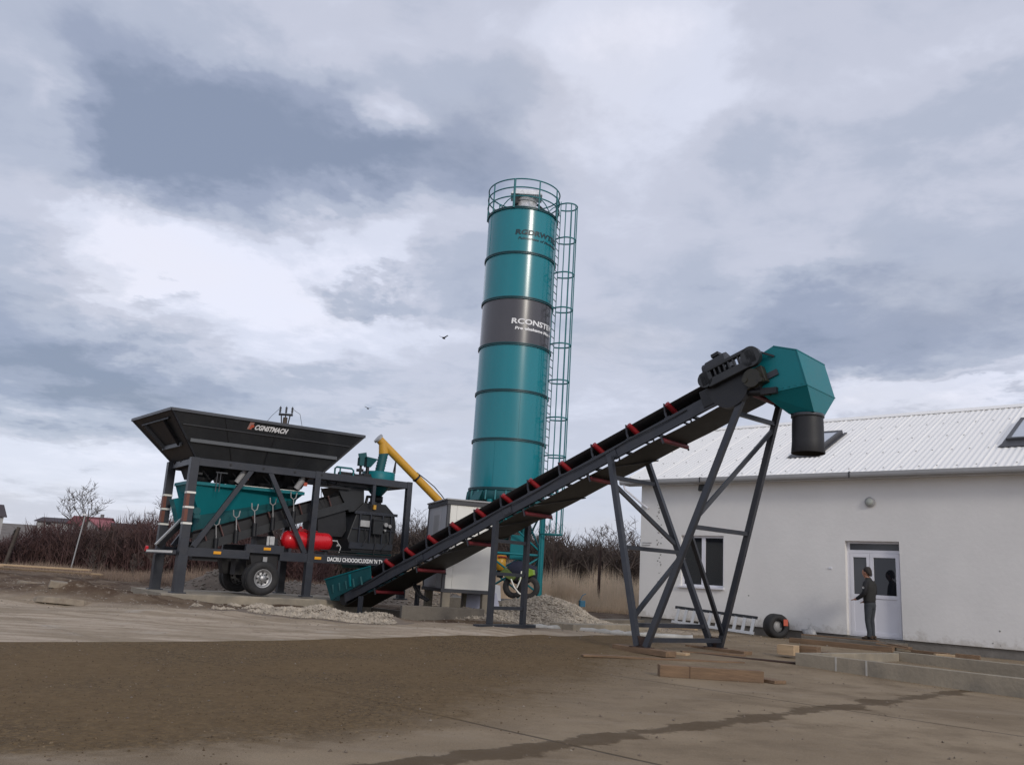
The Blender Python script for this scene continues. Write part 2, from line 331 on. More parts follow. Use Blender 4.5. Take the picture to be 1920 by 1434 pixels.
def axis_pts(lo, hi, step, far, k=1.22):
    a = list(np.arange(lo, hi+1e-6, step)); d = step
    b = hi
    while b < far: d *= k; b += d; a.append(b)
    c = lo; d = step; pre = []
    while c > -far: d *= k; c -= d; pre.append(c)
    return np.array(pre[::-1]+a)
xs = axis_pts(-20, 12, .16, 900); ys = axis_pts(3, 31, .16, 1500)
ys = ys[ys > -30]
X, Y = np.meshgrid(xs, ys); Z = gz(X, Y)
nx, ny = len(xs), len(ys)
gv = np.stack([X.ravel(), Y.ravel(), Z.ravel()], 1)
ii, jj = np.meshgrid(np.arange(nx-1), np.arange(ny-1)); q = (jj*nx+ii).ravel()
gf = np.stack([q, q+1, q+nx+1, q+nx], 1)
me = bpy.data.meshes.new('ground'); me.from_pydata(gv.tolist(), [], gf.tolist()); me.update()
me.polygons.foreach_set('use_smooth', [True]*len(gf))
ground = bpy.data.objects.new('ground', me); COL.objects.link(ground); tag(ground, kind='structure')
# ground material
gm = bpy.data.materials.new('yard_ground'); gm.use_nodes = True; nt = gm.node_tree; bs = nt.nodes['Principled BSDF']
g = N('ShaderNodeNewGeometry'); pos = g.outputs['Position']
def mixc(f, a, b):
    m = N('ShaderNodeMix', data_type='RGBA')
    for i, v in ((0, f), (6, a), (7, b)):
        if isinstance(v, (int, float)): m.inputs[i].default_value = v
        elif isinstance(v, tuple): m.inputs[i].default_value = (*v, 1)
        else: L(v, m.inputs[i])
    return m.outputs[2]
def mrange(v, a, b, c=0., d=1., smooth=True):
    m = N('ShaderNodeMapRange', interpolation_type='SMOOTHSTEP' if smooth else 'LINEAR'); L(v, m.inputs[0])
    for i, q_ in enumerate((a, b, c, d)): m.inputs[i+1].default_value = q_
    return m.outputs[0]
def dotp(v): 
    d = N('ShaderNodeVectorMath', operation='DOT_PRODUCT'); L(pos, d.inputs[0]); d.inputs[1].default_value = v; return d.outputs['Value']
def mpv(sx, sy, rz=0):
    m = N('ShaderNodeMapping'); L(pos, m.inputs[0]); m.inputs['Scale'].default_value = (sx, sy, 1); m.inputs['Rotation'].default_value = (0, 0, rz); return m.outputs[0]
def ab(v): return math_('ABSOLUTE', v)
S_ = dotp(tuple(cdv)); O_ = dotp(tuple(ndv))
sepp = N('ShaderNodeSeparateXYZ'); L(pos, sepp.inputs[0]); PX, PY = sepp.outputs[0], sepp.outputs[1]
nA = noise(pos, 1.1, 10, .62).outputs[0]; nB = noise(pos, 6, 9, .65).outputs[0]; nC = noise(pos, 34, 6, .7).outputs[0]; nL = noise(pos, .32, 6, .55, .5).outputs[0]
nS = noise(mpv(.35, 2.2), 1.0, 8, .6, .8).outputs[0]
jit = math_('MULTIPLY', math_('SUBTRACT', nA, .5), 1.0)
# yard concrete
conc = mixc(mrange(nL, .35, .68), (.222, .163, .100), (.325, .248, .160))
conc = mixc(mrange(nA, .42, .68), conc, (.165, .120, .076))
conc = mixc(mrange(nS, .52, .72, 0, .5), conc, (.30, .245, .185))
vor = N('ShaderNodeTexVoronoi'); L(pos, vor.inputs['Vector']); vor.inputs['Scale'].default_value = 3.1; vor.inputs['Randomness'].default_value = 1
spk = math_('MULTIPLY', mrange(vor.outputs['Distance'], .04, .065, 1, 0), mrange(nA, .40, .52))
conc = mixc(spk, conc, (.07, .055, .042))
conc = mixc(mrange(nC, .25, .75, .0, .36), conc, (.10, .078, .055))
nF = noise(pos, 95, 4, .75).outputs[0]
conc = mixc(mrange(nF, .35, .7, .0, .5), conc, (.36, .29, .20))
conc = mixc(mrange(nF, .52, .30, .0, .45), conc, (.09, .065, .042))
# slab joints
def joint(v, at, w): return mrange(ab(math_('SUBTRACT', math_('ADD', v, math_('MULTIPLY', jit, .04)), at)), w*.4, w, 1, 0)
jn = math_('MAXIMUM', joint(O_, 6.15, .028), math_('MAXIMUM', joint(O_, 11.3, .026), joint(O_, 1.2, .03)))
conc = mixc(math_('MULTIPLY', jn, .75), conc, (.045, .036, .028))
# muddy cross joints filled with soil
w_ = math_('ADD', .03, math_('MULTIPLY', math_('MAXIMUM', math_('SUBTRACT', nA, .38), 0), 1.1))
mud1 = ab(math_('ADD', math_('SUBTRACT', S_, -4.62), math_('MULTIPLY', math_('SUBTRACT', O_, 11), -.055)))
mud1 = mrange(math_('SUBTRACT', math_('SUBTRACT', mud1, w_), math_('MULTIPLY', math_('SUBTRACT', nB, .5), .16)), -.05, .03, 1, 0)
mud2 = ab(math_('SUBTRACT', S_, -.35)); mud2 = mrange(math_('SUBTRACT', mud2, w_), -.05, .03, 1, 0)
mud = math_('MAXIMUM', mud1, mud2)
conc = mixc(math_('MULTIPLY', mud, .85), conc, (.095, .066, .038))
# gravelly brown dirt spread over the left and middle of the yard
vg = N('ShaderNodeTexVoronoi'); L(pos, vg.inputs['Vector']); vg.inputs['Scale'].default_value = 24
grit = mixc(mrange(vg.outputs['Color'], .2, .8, 0, 1), (.080, .048, .019), (.188, .124, .056))
grit = mixc(mrange(vg.outputs['Distance'], .25, .55, 0, .55), grit, (.045, .034, .025))
grit = mixc(mrange(nF, .48, .62, 0, .5), grit, (.27, .20, .12))
grit = mixc(mrange(nL, .35, .65, .0, .75), grit, mixc(mrange(nB, .3, .7), (.112, .072, .033), (.168, .112, .056)))
md = math_('ADD', math_('MULTIPLY', PX, .62), math_('SUBTRACT', 12.4, PY))          # >0: bottom right side
edge_g = math_('ADD', math_('MULTIPLY', PX, 1.0), math_('MULTIPLY', math_('SUBTRACT', 15, PY), .36))
dmask = mrange(math_('ADD', edge_g, math_('ADD', math_('MULTIPLY', jit, 3.2), math_('MULTIPLY', math_('SUBTRACT', nB, .5), 1.1))), 1.0, 3.2, 1, 0)
dmask = math_('MULTIPLY', dmask, mrange(math_('ADD', math_('SUBTRACT', PY, math_('MULTIPLY', PX, .7)), math_('ADD', math_('MULTIPLY', jit, 2.2), math_('MULTIPLY', math_('SUBTRACT', nB, .5), 1.2))), 7.9, 8.8))
yard = mixc(math_('MULTIPLY', dmask, .92), conc, grit)
# pale dry strip in front of the machines: starts at a straight slab edge
NE = Vector((-11.34, 13.24, 0)).normalized()     # normal of the slab edge, pointing away from the camera
dl = math_('SUBTRACT', dotp(tuple(NE)), NE.x*-7.21+NE.y*13.0)
strip = mixc(mrange(nS, .38, .66), (.29, .232, .165), (.45, .37, .285))
strip = mixc(mrange(nB, .50, .75, 0, .7), strip, (.20, .16, .118))
strip = mixc(mrange(nA, .55, .75, 0, .7), strip, (.44, .385, .32))
stm = math_('MULTIPLY', mrange(math_('ADD', dl, math_('MULTIPLY', jit, .05)), -.02, .05), mrange(math_('ADD', PX, math_('MULTIPLY', jit, 3)), 5.2, 7.6, 1, .35))
col = mixc(stm, yard, strip)
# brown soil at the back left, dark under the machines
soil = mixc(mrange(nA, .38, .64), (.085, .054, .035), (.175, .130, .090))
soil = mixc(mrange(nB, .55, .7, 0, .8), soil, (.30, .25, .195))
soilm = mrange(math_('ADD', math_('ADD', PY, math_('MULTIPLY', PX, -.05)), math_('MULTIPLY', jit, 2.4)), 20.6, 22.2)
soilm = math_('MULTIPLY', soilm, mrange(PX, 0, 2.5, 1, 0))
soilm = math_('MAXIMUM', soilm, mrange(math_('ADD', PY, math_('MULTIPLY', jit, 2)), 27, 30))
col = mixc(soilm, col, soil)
fieldm = mrange(math_('ADD', PY, math_('MULTIPLY', jit, 6)), 34, 40)
field = mixc(mrange(nL, .4, .6), (.17, .125, .085), (.10, .075, .055))
col = mixc(fieldm, col, field)
farm = mrange(PY, 90, 140)
col = mixc(farm, col, mixc(mrange(nL, .4, .6), (.15, .13, .115), (.21, .185, .165)))
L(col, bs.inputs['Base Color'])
rg = mixc(dmask, mixc(mrange(nA, .3, .7), (.62, .62, .62), (.85, .85, .85)), (.9, .9, .9)); L(rg, bs.inputs['Roughness'])
bs.inputs['Specular IOR Level'].default_value = .12
hh = math_('ADD', math_('MULTIPLY', nB, .5), math_('MULTIPLY', nC, .22))
hh = math_('ADD', hh, math_('MULTIPLY', math_('MULTIPLY', vg.outputs['Distance'], dmask), .45))
hh = math_('SUBTRACT', hh, math_('MULTIPLY', jn, .6))
hh = math_('ADD', hh, math_('MULTIPLY', math_('MULTIPLY', nA, soilm), 2.5))
hh = math_('ADD', hh, math_('MULTIPLY', mud, .25))
bp = N('ShaderNodeBump'); bp.inputs['Strength'].default_value = .75; bp.inputs['Distance'].default_value = .045; L(hh, bp.inputs['Height']); L(bp.outputs[0], bs.inputs['Normal'])
me.materials.append(gm)
# ================================================================ BUILDING (local x along the wall towards the camera, y into the house)
B0 = K(0, 24.43)
bld = thing('white_building', 'long single storey white rendered building with a white corrugated roof', 'building', B0, A43)
XL, XR, DEP = -16.4, 5.5, 11.8
w1 = (-14.82, -13.30, 1.47, 3.07); d1 = (-9.50, -8.02, .40, 2.98)
mb = MB()
for x0, x1, z0, z1 in ((XL, w1[0], .41, 4.74), (w1[0], w1[1], .41, w1[2]), (w1[0], w1[1], w1[3], 4.74), (w1[1], d1[0], .41, 4.74), (d1[0], d1[1], d1[3], 4.74), (d1[1], XR, .41, 4.74)):
    mb.box(x0, x1, 0, .32, z0, z1)
mb.box(XL, XL+.32, .32, DEP, .41, 4.74).box(XR-.32, XR, .32, DEP, .41, 4.74).box(XL+.32, XR-.32, DEP-.32, DEP, .41, 4.74)
for x in (XL, XR-.32):
    mb.hexa([(x, 0, 4.742), (x, DEP, 4.742), (x, DEP/2, 7.40)], [(x+.32, 0, 4.742), (x+.32, DEP, 4.742), (x+.32, DEP/2, 7.40)])
mb.build('wall', M['wall'], bld)
MB().box(XL+.05, d1[0], .06, DEP-.06, -.6, .405).box(d1[1], XR-.05, .06, DEP-.06, -.6, .405).box(d1[0], d1[1], .06, DEP-.06, -.6, .385).build('plinth', M['plinth'], bld)
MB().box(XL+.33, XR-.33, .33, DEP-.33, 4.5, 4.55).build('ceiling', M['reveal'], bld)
# roof: corrugated sheets as one folded mesh with seams
EY, EZ, RY, RZ = -.36, 4.85, 5.57, 7.65
per = .158; nseg = 8; xs_ = []; hs_ = []
x = -16.95; i = 0
while x < XR+.3:
    ph = (i % nseg)/nseg; h = .0085*math.cos(2*math.pi*ph); ncor = i//nseg
    if ncor % 7 == 0 and ph < .2: h += .009
    xs_.append(x); hs_.append(h); x += per/nseg; i += 1
def roof_side(mb, y0, z0, y1, z1):
    nrm = Vector((0, -(z1-z0), (y1-y0))).normalized()
    if nrm.z < 0: nrm = -nrm
    vs = []
    for r in range(2):
        for xx, h in zip(xs_, hs_):
            p = Vector((xx, (y0, y1)[r], (z0, z1)[r]))+nrm*h; vs.append(p)
    n = len(xs_); vs += [v-nrm*.012 for v in vs]
    fs = [(k, k+1, n+k+1, n+k) for k in range(n-1)]+[(2*n+k, 3*n+k, 3*n+k+1, 2*n+k+1) for k in range(n-1)]
    fs += [(k, 2*n+k, 2*n+k+1, k+1) for k in range(n-1)]+[(0, n, 3*n, 2*n), (n-1, 3*n-1, 4*n-1, 2*n-1)]
    mb.add(vs, fs, False)
mb = MB(); roof_side(mb, EY, EZ, RY, RZ); roof_side(mb, 2*RY-EY, EZ, RY+.01, RZ)
roof = mb.build('roof', M['roof'], bld, fix=False)
sl = math.atan2(RZ-EZ, RY-EY)
rc = MB(); rc.add([(xx, RY-.24, RZ-.24*math.tan(sl)+.035) for xx in (-17.0, XR+.3)]+[(xx, RY, RZ+.06) for xx in (-17.0, XR+.3)]+[(xx, RY+.24, RZ-.24*math.tan(sl)+.035) for xx in (-17.0, XR+.3)], [(0, 1, 3, 2), (2, 3, 5, 4)])
o = rc.build('ridge_cap', M['roof'], roof); md = o.modifiers.new('s', 'SOLIDIFY'); md.thickness = .02
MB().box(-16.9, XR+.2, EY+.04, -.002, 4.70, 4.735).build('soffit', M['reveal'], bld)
# half-round gutter with brackets
mb = MB(); prof = [(-.02, .085), (-.02, .0), (-.006, -.045), (.03, -.07), (.07, -.07), (.11, -.045), (.125, 0), (.125, .085), (.115, .085), (.112, .0), (.06, -.055), (.03, -.055), (-.005, 0), (-.008, .085)]
gy, gzz = EY-.115, 4.775
mb.hexa([(-17.0, gy+a, gzz+b) for a, b in prof], [(XR+.3, gy+a, gzz+b) for a, b in prof]); gut = mb.build('gutter', M['gutter'], bld)
for gx in (-13.9, -9.15, -4.2, .6):
    MB().box(gx, gx+.03, gy-.034, gy-.026, 4.70, 4.865).box(gx, gx+.03, gy-.026, gy+.25, 4.872, 4.878).build('gutter_bracket', M['black'], gut)
MB().path([(-16.85, gy+.05, 4.7), (-16.8, gy+.05, 4.56), (-16.35, -.06, 4.1), (-16.1, -.06, 3.95)], .035, 8).build('downpipe', M['upvc'], bld)
# window
mb = MB(); x0, x1, z0, z1 = w1; y = .10
for a, b, c, d in ((x0, x1, z0, z0+.07), (x0, x1, z1-.07, z1), (x0, x0+.07, z0+.07, z1-.07), (x1-.07, x1, z0+.07, z1-.07), ((x0+x1)/2-.065, (x0+x1)/2+.065, z0+.07, z1-.07)): mb.box(a+.002, b-.002, y, y+.07, c+.002, d-.002)
win = thing('window', None, None); win.parent = bld
mb.build('frame', M['upvc'], win); MB().box(x0+.06, x1-.06, y+.035, y+.045, z0+.06, z1-.06).build('pane', M['glass'], win)
MB().box(x0-.08, x1+.04, -.09, .10, z0-.05, z0-.003).build('sill', M['upvc'], win)
MB().path([((x0+x1)/2-.03, y-.012, z0+.75), ((x0+x1)/2-.03, y-.03, z0+.74), ((x0+x1)/2-.03, y-.03, z0+.63)], .012, 6).build('handle', M['upvc'], win)
# door: two leaves with a transom light
dr = thing('door', None, None); dr.parent = bld
x0, x1, z0, z1 = d1; y = .16; mb = MB()
mb.box(x0+.002, x0+.075, y, y+.07, z0, z1-.003).box(x1-.06, x1-.002, y, y+.07, z0, z1-.003).box(x0+.075, x1-.06, y, y+.07, z1-.06, z1-.003).box(x0+.075, x1-.06, y, y+.07, 2.66, 2.74).box(x0+.075, x1-.06, y, y+.07, z0, z0+.03)
mb.build('frame', M['upvc'], dr)
MB().box(x0+.07, x1-.05, y+.03, y+.04, 2.73, z1-.05).build('transom_pane', M['glassg'], dr)
xm = -8.88
for a, b, nm in ((x0+.08, xm-.004, 'M'), (xm+.004, x1-.064, 'M')):
    mb = MB(); fr = .10 if a > -9 else .085
    mb.box(a, b, y-.01, y+.055, 1.43, 1.53).box(a, b, y-.01, y+.055, 2.54, 2.655).box(a, a+fr, y-.01, y+.055, 1.53, 2.54).box(b-fr, b, y-.01, y+.055, 1.53, 2.54)
    mb.box(a, b, y-.01, y+.055, z0+.032, z0+.13).box(a, a+fr, y-.01, y+.055, z0+.13, 1.43).box(b-fr, b, y-.01, y+.055, z0+.13, 1.43).box(a+fr, b-fr, y+.008, y+.04, z0+.13, 1.43)
    mb.build('door_leaf', M['upvc'], dr, bevel=.004)
    MB().box(a+fr-.006, b-fr+.006, y+.02, y+.03, 1.525, 2.545).build('pane', M['glassg' if a < -9 else 'glass'], dr)
MB().path([(xm-.05, y-.012, 1.42), (xm-.05, y-.05, 1.42), (xm-.17, y-.05, 1.42)], .011, 8).build('handle', M['alu'], dr)
# wall fittings
wl = thing('wall_lamp', None, None, (-8.75, 0, 4.06)); wl.parent = bld
MB().lathe([(.0, -.002), (.135, -.002), (.14, -.05), (.11, -.075), (.0, -.075)], 28, 'y').build('housing', M['gutter'], wl)
MB().lathe([(.0, -.11), (.06, -.105), (.09, -.09), (.1, -.076), (.0, -.076)], 24, 'y').build('lens', pm('lamp_lens', (.40, .42, .38), .3, 0, .05, 3), wl)
fl = thing('floodlight', None, None, (-13.95, -.02, 4.52)); fl.parent = bld
MB().box(-.14, .14, -.20, -.13, -.10, .10).box(-.16, -.142, -.17, .02, -.02, .02).box(.142, .16, -.17, .02, -.02, .02).build('housing', M['black'], fl, rot=(R(-18), 0, 0))
MB().box(-.11, .11, -.206, -.202, -.075, .075).build('lens', M['glassg'], fl, rot=(R(-18), 0, 0))
MB().box(-9.97, -9.88, -.022, -.002, 2.18, 2.23).build('junction_box', M['upvc'], bld)
MB().box(-16.32, -16.0, -.02, -.002, 2.72, 2.735).box(-16.3, -15.95, -.02, -.002, 2.80, 2.815).xf(Matrix.Identity(4)).build('wire_clip', M['gutter'], bld)
mb = MB()
random.seed(3)
for k in range(60):
    xx = random.choice((-15.68, -15.6, -15.72))+random.gauss(0, .03); zz = random.uniform(1.2, 4.1); r_ = random.uniform(.006, .028)
    mb.lathe([(0, -.0045), (r_, -.004), (r_*1.02, -.0005)], 7, 'y', (xx, 0, zz))
for k in range(5):
    xx = random.uniform(-5.9, -2.0); zz = .45+random.random()*.12; r_ = random.uniform(.008, .02); mb.lathe([(0, -.0045), (r_, -.004), (r_*1.02, -.0005)], 7, 'y', (xx, 0, zz))
for xx, zz in ((-5.7, .83), (-12.45, 1.3)): mb.lathe([(0, -.006), (.022, -.005), (.023, -.0005)], 8, 'y', (xx, 0, zz))
tag(mb.build('wall_stain', pm('stain', (.30, .30, .27), .9, 0, .2, 4), bld), kind='stuff')
# roof screws in rows
mb = MB(); rs_ = random.Random(2); u_ = Vector((0, math.cos(sl), math.sin(sl))); n_ = Vector((0, -math.sin(sl), math.cos(sl)))
for rr_ in (.35, 1.9, 3.4, 4.9, 6.2):
    x_ = -16.9
    while x_ < XR:
        p_ = Vector((x_+rs_.uniform(-.03, .03), EY, EZ))+u_*(rr_+rs_.uniform(-.03, .03))+n_*.012
        mb.hexa([p_-Vector((.02, 0, 0))-u_*.02, p_+Vector((.02, 0, 0))-u_*.02, p_+Vector((.02, 0, 0))+u_*.02, p_-Vector((.02, 0, 0))+u_*.02], [q_+n_*.012 for q_ in (p_-Vector((.015, 0, 0))-u_*.015, p_+Vector((.015, 0, 0))-u_*.015, p_+Vector((.015, 0, 0))+u_*.015, p_-Vector((.015, 0, 0))+u_*.015)]); x_ += per*3
tag(mb.build('roof_screw', M['gutter'], roof), None, None, None, 'stuff')
# roof windows
def roof_window(s0, s1, o0, o1):
    t_ = thing('roof_window', None, None); t_.parent = bld
    u = Vector((0, math.cos(sl), math.sin(sl))); n_ = Vector((0, -math.sin(sl), math.cos(sl)))
    def P(xx, oo, h): 
        yy = oo-24.43; return Vector((xx, yy, EZ+(yy-EY)*math.tan(sl)))+n_*h
    def slab(mb, a, b, c, d, h0, h1): mb.hexa([P(a, c, h0), P(b, c, h0), P(b, d, h0), P(a, d, h0)], [P(a, c, h1), P(b, c, h1), P(b, d, h1), P(a, d, h1)])
    mb = MB(); slab(mb, s0, s0+.09, o0, o1, .02, .17); slab(mb, s1-.09, s1, o0, o1, .02, .17); slab(mb, s0+.09, s1-.09, o0, o0+.1, .02, .17); slab(mb, s0+.09, s1-.09, o1-.1, o1, .02, .17)
    mb.build('frame', M['brown_steel'], t_)
    mb = MB(); slab(mb, s0+.085, s1-.085, o0+.095, o1-.095, .12, .145); mb.build('pane', M['skyglass'], t_)
    mb = MB(); mb.hexa([P(s0-.16, o0-.30, .021), P(s1+.16, o0-.30, .021), P(s1+.02, o0, .022), P(s0-.02, o0, .022)], [P(s0-.16, o0-.30, .034), P(s1+.16, o0-.30, .034), P(s1+.02, o0-.002, .10), P(s0-.02, o0-.002, .10)])
    slab(mb, s0-.10, s0-.002, o0, o1+.1, .021, .05); slab(mb, s1+.002, s1+.10, o0, o1+.1, .021, .05)
    mb.build('flashing', M['brown_steel'], t_)
roof_window(-11.62, -10.84, 26.0, 28.0); roof_window(-5.6, -4.3, 26.0, 28.0)

# ================================================================ SILO
SX, SY = .03, 31.0; GS = .62
yaw = 0
silo = thing('cement_silo', 'tall teal cylindrical cement silo with a dark grey band and caged ladder', 'silo', (SX, SY, 0))
RS = 1.34
levels = [4.40, 6.15, 7.92, 9.66, 11.42, 13.18, 14.98]
for i in range(6):
    m_ = M['siloband'] if i == 3 else M['silo']
    mb = MB(); mb.lathe([(RS, levels[i]+.03), (RS, levels[i+1]-.03)], 96); o = mb.build('shell_section', m_, silo, fix=False)
    if i == 3: o['label'] = 'dark grey section with white lettering'
for i in range(6):
    for a_ in (-1.95+i*.61, 1.1+i*.5):
        c_, s2_ = math.cos(a_), math.sin(a_); MB().beam(((RS+.002)*c_, (RS+.002)*s2_, levels[i]+.05), ((RS+.002)*c_, (RS+.002)*s2_, levels[i+1]-.05), .014, .006, up=(-s2_, c_, 0)).build('weld_seam', M['siloband' if i == 3 else 'silo'], silo)
for i, z in enumerate(levels):
    mb = MB(); mb.lathe([(RS-.02, z-.05), (RS+.045, z-.045), (RS+.045, z-.012), (RS+.012, z-.008), (RS+.012, z+.008), (RS+.045, z+.012), (RS+.045, z+.045), (RS-.02, z+.05)], 96, smooth=False)
    mb.build('flange', M['siloring'], silo)
MB().lathe([(0, 15.22), (.5, 15.20), (1.0, 15.10), (RS, 15.0)], 64).build('roof_dome', M['silo'], silo)
# skirt ring with legs, cone below
mb = MB(); mb.lathe([(RS-.02, 4.36), (RS+.02, 4.30), (RS+.07, 3.98), (RS+.0, 3.97), (RS-.05, 3.97)], 64)
for k in range(4):
    a = R(45+90*k+2); c, s_ = math.cos(a), math.sin(a)
    mb.hexa([((RS+.01)*c-.16*s_, (RS+.01)*s_+.16*c, 4.34), ((RS+.01)*c+.16*s_, (RS+.01)*s_-.16*c, 4.34), ((RS-.1)*c, (RS-.1)*s_, 4.34)], [((RS+.28)*c-.22*s_, (RS+.28)*s_+.22*c, 3.96), ((RS+.28)*c+.22*s_, (RS+.28)*s_-.22*c, 3.96), ((RS-.1)*c, (RS-.1)*s_, 3.96)])
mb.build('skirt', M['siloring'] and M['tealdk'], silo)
mb = MB()
for k in range(24):
    a = 2*math.pi*k/24; c, s_ = math.cos(a), math.sin(a); mb.beam(((RS+.05)*c, (RS+.05)*s_, 4.33), ((RS+.09)*c, (RS+.09)*s_, 4.0), .018, .05)
mb.build('skirt_rib', M['tealrail'], silo)
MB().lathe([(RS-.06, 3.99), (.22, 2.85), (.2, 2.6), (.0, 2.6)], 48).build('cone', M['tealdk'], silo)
MB().box(.27, .86, -.55, .05, 2.02, 2.87).build('outlet_box', M['teal'], silo, bevel=.02)
LP = []
for k in range(4):
    a = R(45+90*k-4); LP.append((1.56*math.cos(a), 1.56*math.sin(a)))
LP = [(1.36, -.62), (.72, 1.22), (-1.2, .9), (-.55, -1.28)]
for (lx, ly) in LP:
    mb = MB(); mb.tube((lx, ly, GS-.4), (lx, ly, 4.0), .105, 16); mb.build('leg', M['teal'], silo)
def brace(a, b, z0, z1, r=.035): return MB().tube((*LP[a], z0), (*LP[b], z1), r, 8)
for a, b in ((0, 1), (1, 2), (2, 3), (3, 0)):
    mb = MB(); mb.tube((*LP[a], 2.2), (*LP[b], 2.2), .04, 8); mb.build('cross_beam', M['teal'], silo)
    mb = MB(); mb.tube((*LP[a], .9), (*LP[b], 2.15), .035, 8).tube((*LP[b], .9), (*LP[a], 2.15), .035, 8); mb.build('brace', M['teal'], silo)
    mb = MB(); mb.tube((*LP[a], 2.3), (*LP[b], 3.85), .035, 8).tube((*LP[b], 2.3), (*LP[a], 3.85), .035, 8); mb.build('brace', M['teal'], silo)
# guard rail on the roof
mb = MB(); rr = RS+.06
for z in (15.42, 15.78, 16.12):
    mb.path([(rr*math.cos(2*math.pi*k/64), rr*math.sin(2*math.pi*k/64), z) for k in range(64)], .026, 6, closed=True)
for k in range(9):
    a = 2*math.pi*(k+.35)/9; c, s_ = math.cos(a), math.sin(a); mb.tube((rr*c, rr*s_, 14.95), (rr*c, rr*s_, 16.12), .03 if k != 6 else .05, 6)
    mb.path([(rr*math.cos(a+q_), rr*math.sin(a+q_), 15.02+.36*abs(math.cos(q_*4.5))) for q_ in np.linspace(0, .698, 9)], .02, 5) if k % 2 else None
mb.build('guard_rail', M['tealrail'], silo)
# ladder and safety cage (on the right)
la = R(-22); lc, ls = math.cos(la), math.sin(la)
def LC(r_, t_, z): return (r_*lc-t_*ls, r_*ls+t_*lc, z)
lad = thing('ladder', None, None); lad.parent = silo
mb = MB()
for t_ in (-.2, .2): mb.beam(LC(RS+.14, t_, GS), LC(RS+.14, t_, 15.75), .05, .03)
mb.build('ladder_rail', M['tealrail'], lad)
mb = MB(); z = GS+.3
while z < 15.4: mb.tube(LC(RS+.14, -.2, z), LC(RS+.14, .2, z), .016, 6); z += .29
mb.build('rung', M['siloring'], lad)
mb = MB()
for z in np.linspace(2.95, 15.40, 10):
    mb.path([LC(RS+.14, -.22, z), LC(RS+.3, -.32, z)]+[LC(RS+.50+.36*math.sin(q_), -.36*math.cos(q_), z) for q_ in np.linspace(.1, math.pi-.1, 11)]+[LC(RS+.3, .32, z), LC(RS+.14, .22, z)], .028, 6)
for q_ in np.linspace(.1, math.pi-.1, 6): mb.tube(LC(RS+.50+.36*math.sin(q_), -.36*math.cos(q_), 2.93), LC(RS+.50+.36*math.sin(q_), -.36*math.cos(q_), 15.42), .022, 6)
mb.build('cage', M['tealrail'], lad)
# dust filter on the roof
M['filter'] = pm('filter_steel', (.72, .72, .72), .38, .35, .3, 6)
fv = thing('dust_filter', None, None, (.08, -.15, 0)); fv.parent = silo
MB().lathe([(.41, 15.1), (.41, 15.78), (.38, 15.78), (.38, 16.0), (0, 16.0)], 40).build('filter_body', M['filter'], fv)
mb = MB(); mb.lathe([(.425, 15.66), (.44, 15.66), (.44, 15.70), (.425, 15.70)], 40).lathe([(.425, 15.3), (.435, 15.3), (.435, 15.33), (.425, 15.33)], 40).build('filter_clamp', M['alu'], fv)
mb = MB(); mb.hexa([(-.62, -.5, 15.86), (.62, -.5, 15.86), (.62, .5, 15.98), (-.62, .5, 15.98)], [(-.50, -.42, 16.10), (.50, -.42, 16.10), (.52, .5, 16.2), (-.52, .5, 16.2)]); mb.build('filter_hood', M['filter'], fv, bevel=.02)
MB().box(-.5, -.3, -.42, .1, 15.5, 15.86).build('filter_box', M['darker'], fv)
MB().tube((.45, -.1, 15.62), (.85, -.3, 15.18), .05, 8).build('relief_pipe', M['darker'], fv)
# filling pipe along the shell, far side stays plain
azc = math.atan2(-SY, -SX)                    # direction from the silo to the yard
def wrapper(start, z0, tilt=0):
    def f(p):
        a = azc+start+p.x/(RS+.006); r_ = RS+.007+p.z
        return Vector((r_*math.cos(a), r_*math.sin(a), z0+p.y))
    return f
text('lettering', 'RGDRWTECH', .265, M['ink'], silo, None, shear=.12, bold=.012, width=2.25, wrap=wrapper(R(-11), 13.90))
text('lettering', 'Fulmonese of Mechanics', .135, M['ink'], silo, None, shear=.25, bold=.004, width=1.85, wrap=wrapper(R(-6), 13.70))
text('lettering', 'RCONSTEK', .275, M['white'], silo, None, shear=.05, bold=.008, width=1.95, wrap=wrapper(R(-8), 10.42))
text('lettering', 'Pre elsskame Metrs', .145, M['white'], silo, None, shear=.1, bold=.006, width=1.7, wrap=wrapper(R(-2), 10.20))
MB().box(SX-1.7, SX+1.75, SY-1.5, SY+1.6, -.3, GS).build('silo_foundation', M['concd']) and None
tag(bpy.data.objects['silo_foundation'], 'raised concrete foundation block under the legs of the teal silo', 'foundation')

# ================================================================ CONTROL CABIN
cab = thing('control_cabin', 'white panelled control cabin with dark frame raised on concrete blocks', 'cabin', (-1.58, 24.0, .88), R(18))
cw, cd_, ch = 1.50, 2.35, 2.52
mb = MB()
for x_ in (0, cw-.09):
    for y_ in (0, cd_-.09): mb.box(x_, x_+.09, y_, y_+.09, .10, ch-.12)
mb.box(-.02, cw+.02, -.02, cd_+.02, 0, .10).box(-.02, cw+.02, -.02, cd_+.02, ch-.12, ch)
mb.build('frame', M['frameg'], cab, bevel=.006)
MB().box(-.05, cw+.05, -.05, cd_+.05, ch+.001, ch+.045).build('roof', M['gutter'], cab, bevel=.01)
mb = MB(); mb.box(.09, .28, .02, .05, .10, ch-.12).box(.284, cw-.09, .018, .05, .10, 1.98).box(.284, cw-.09, .02, .05, 1.985, ch-.12); mb.build('front_panel', M['panel'], cab, bevel=.003)
MB().box(.02, .05, .09, cd_-.09, .10, ch-.12).build('side_panel', pm('cabin_side', (.42, .43, .45), .5, 0, .05, 2), cab)
MB().box(cw-.05, cw-.02, .09, cd_-.09, .10, ch-.12).box(.09, cw-.09, cd_-.05, cd_-.02, .10, ch-.12).build('rear_panel', M['panel'], cab)
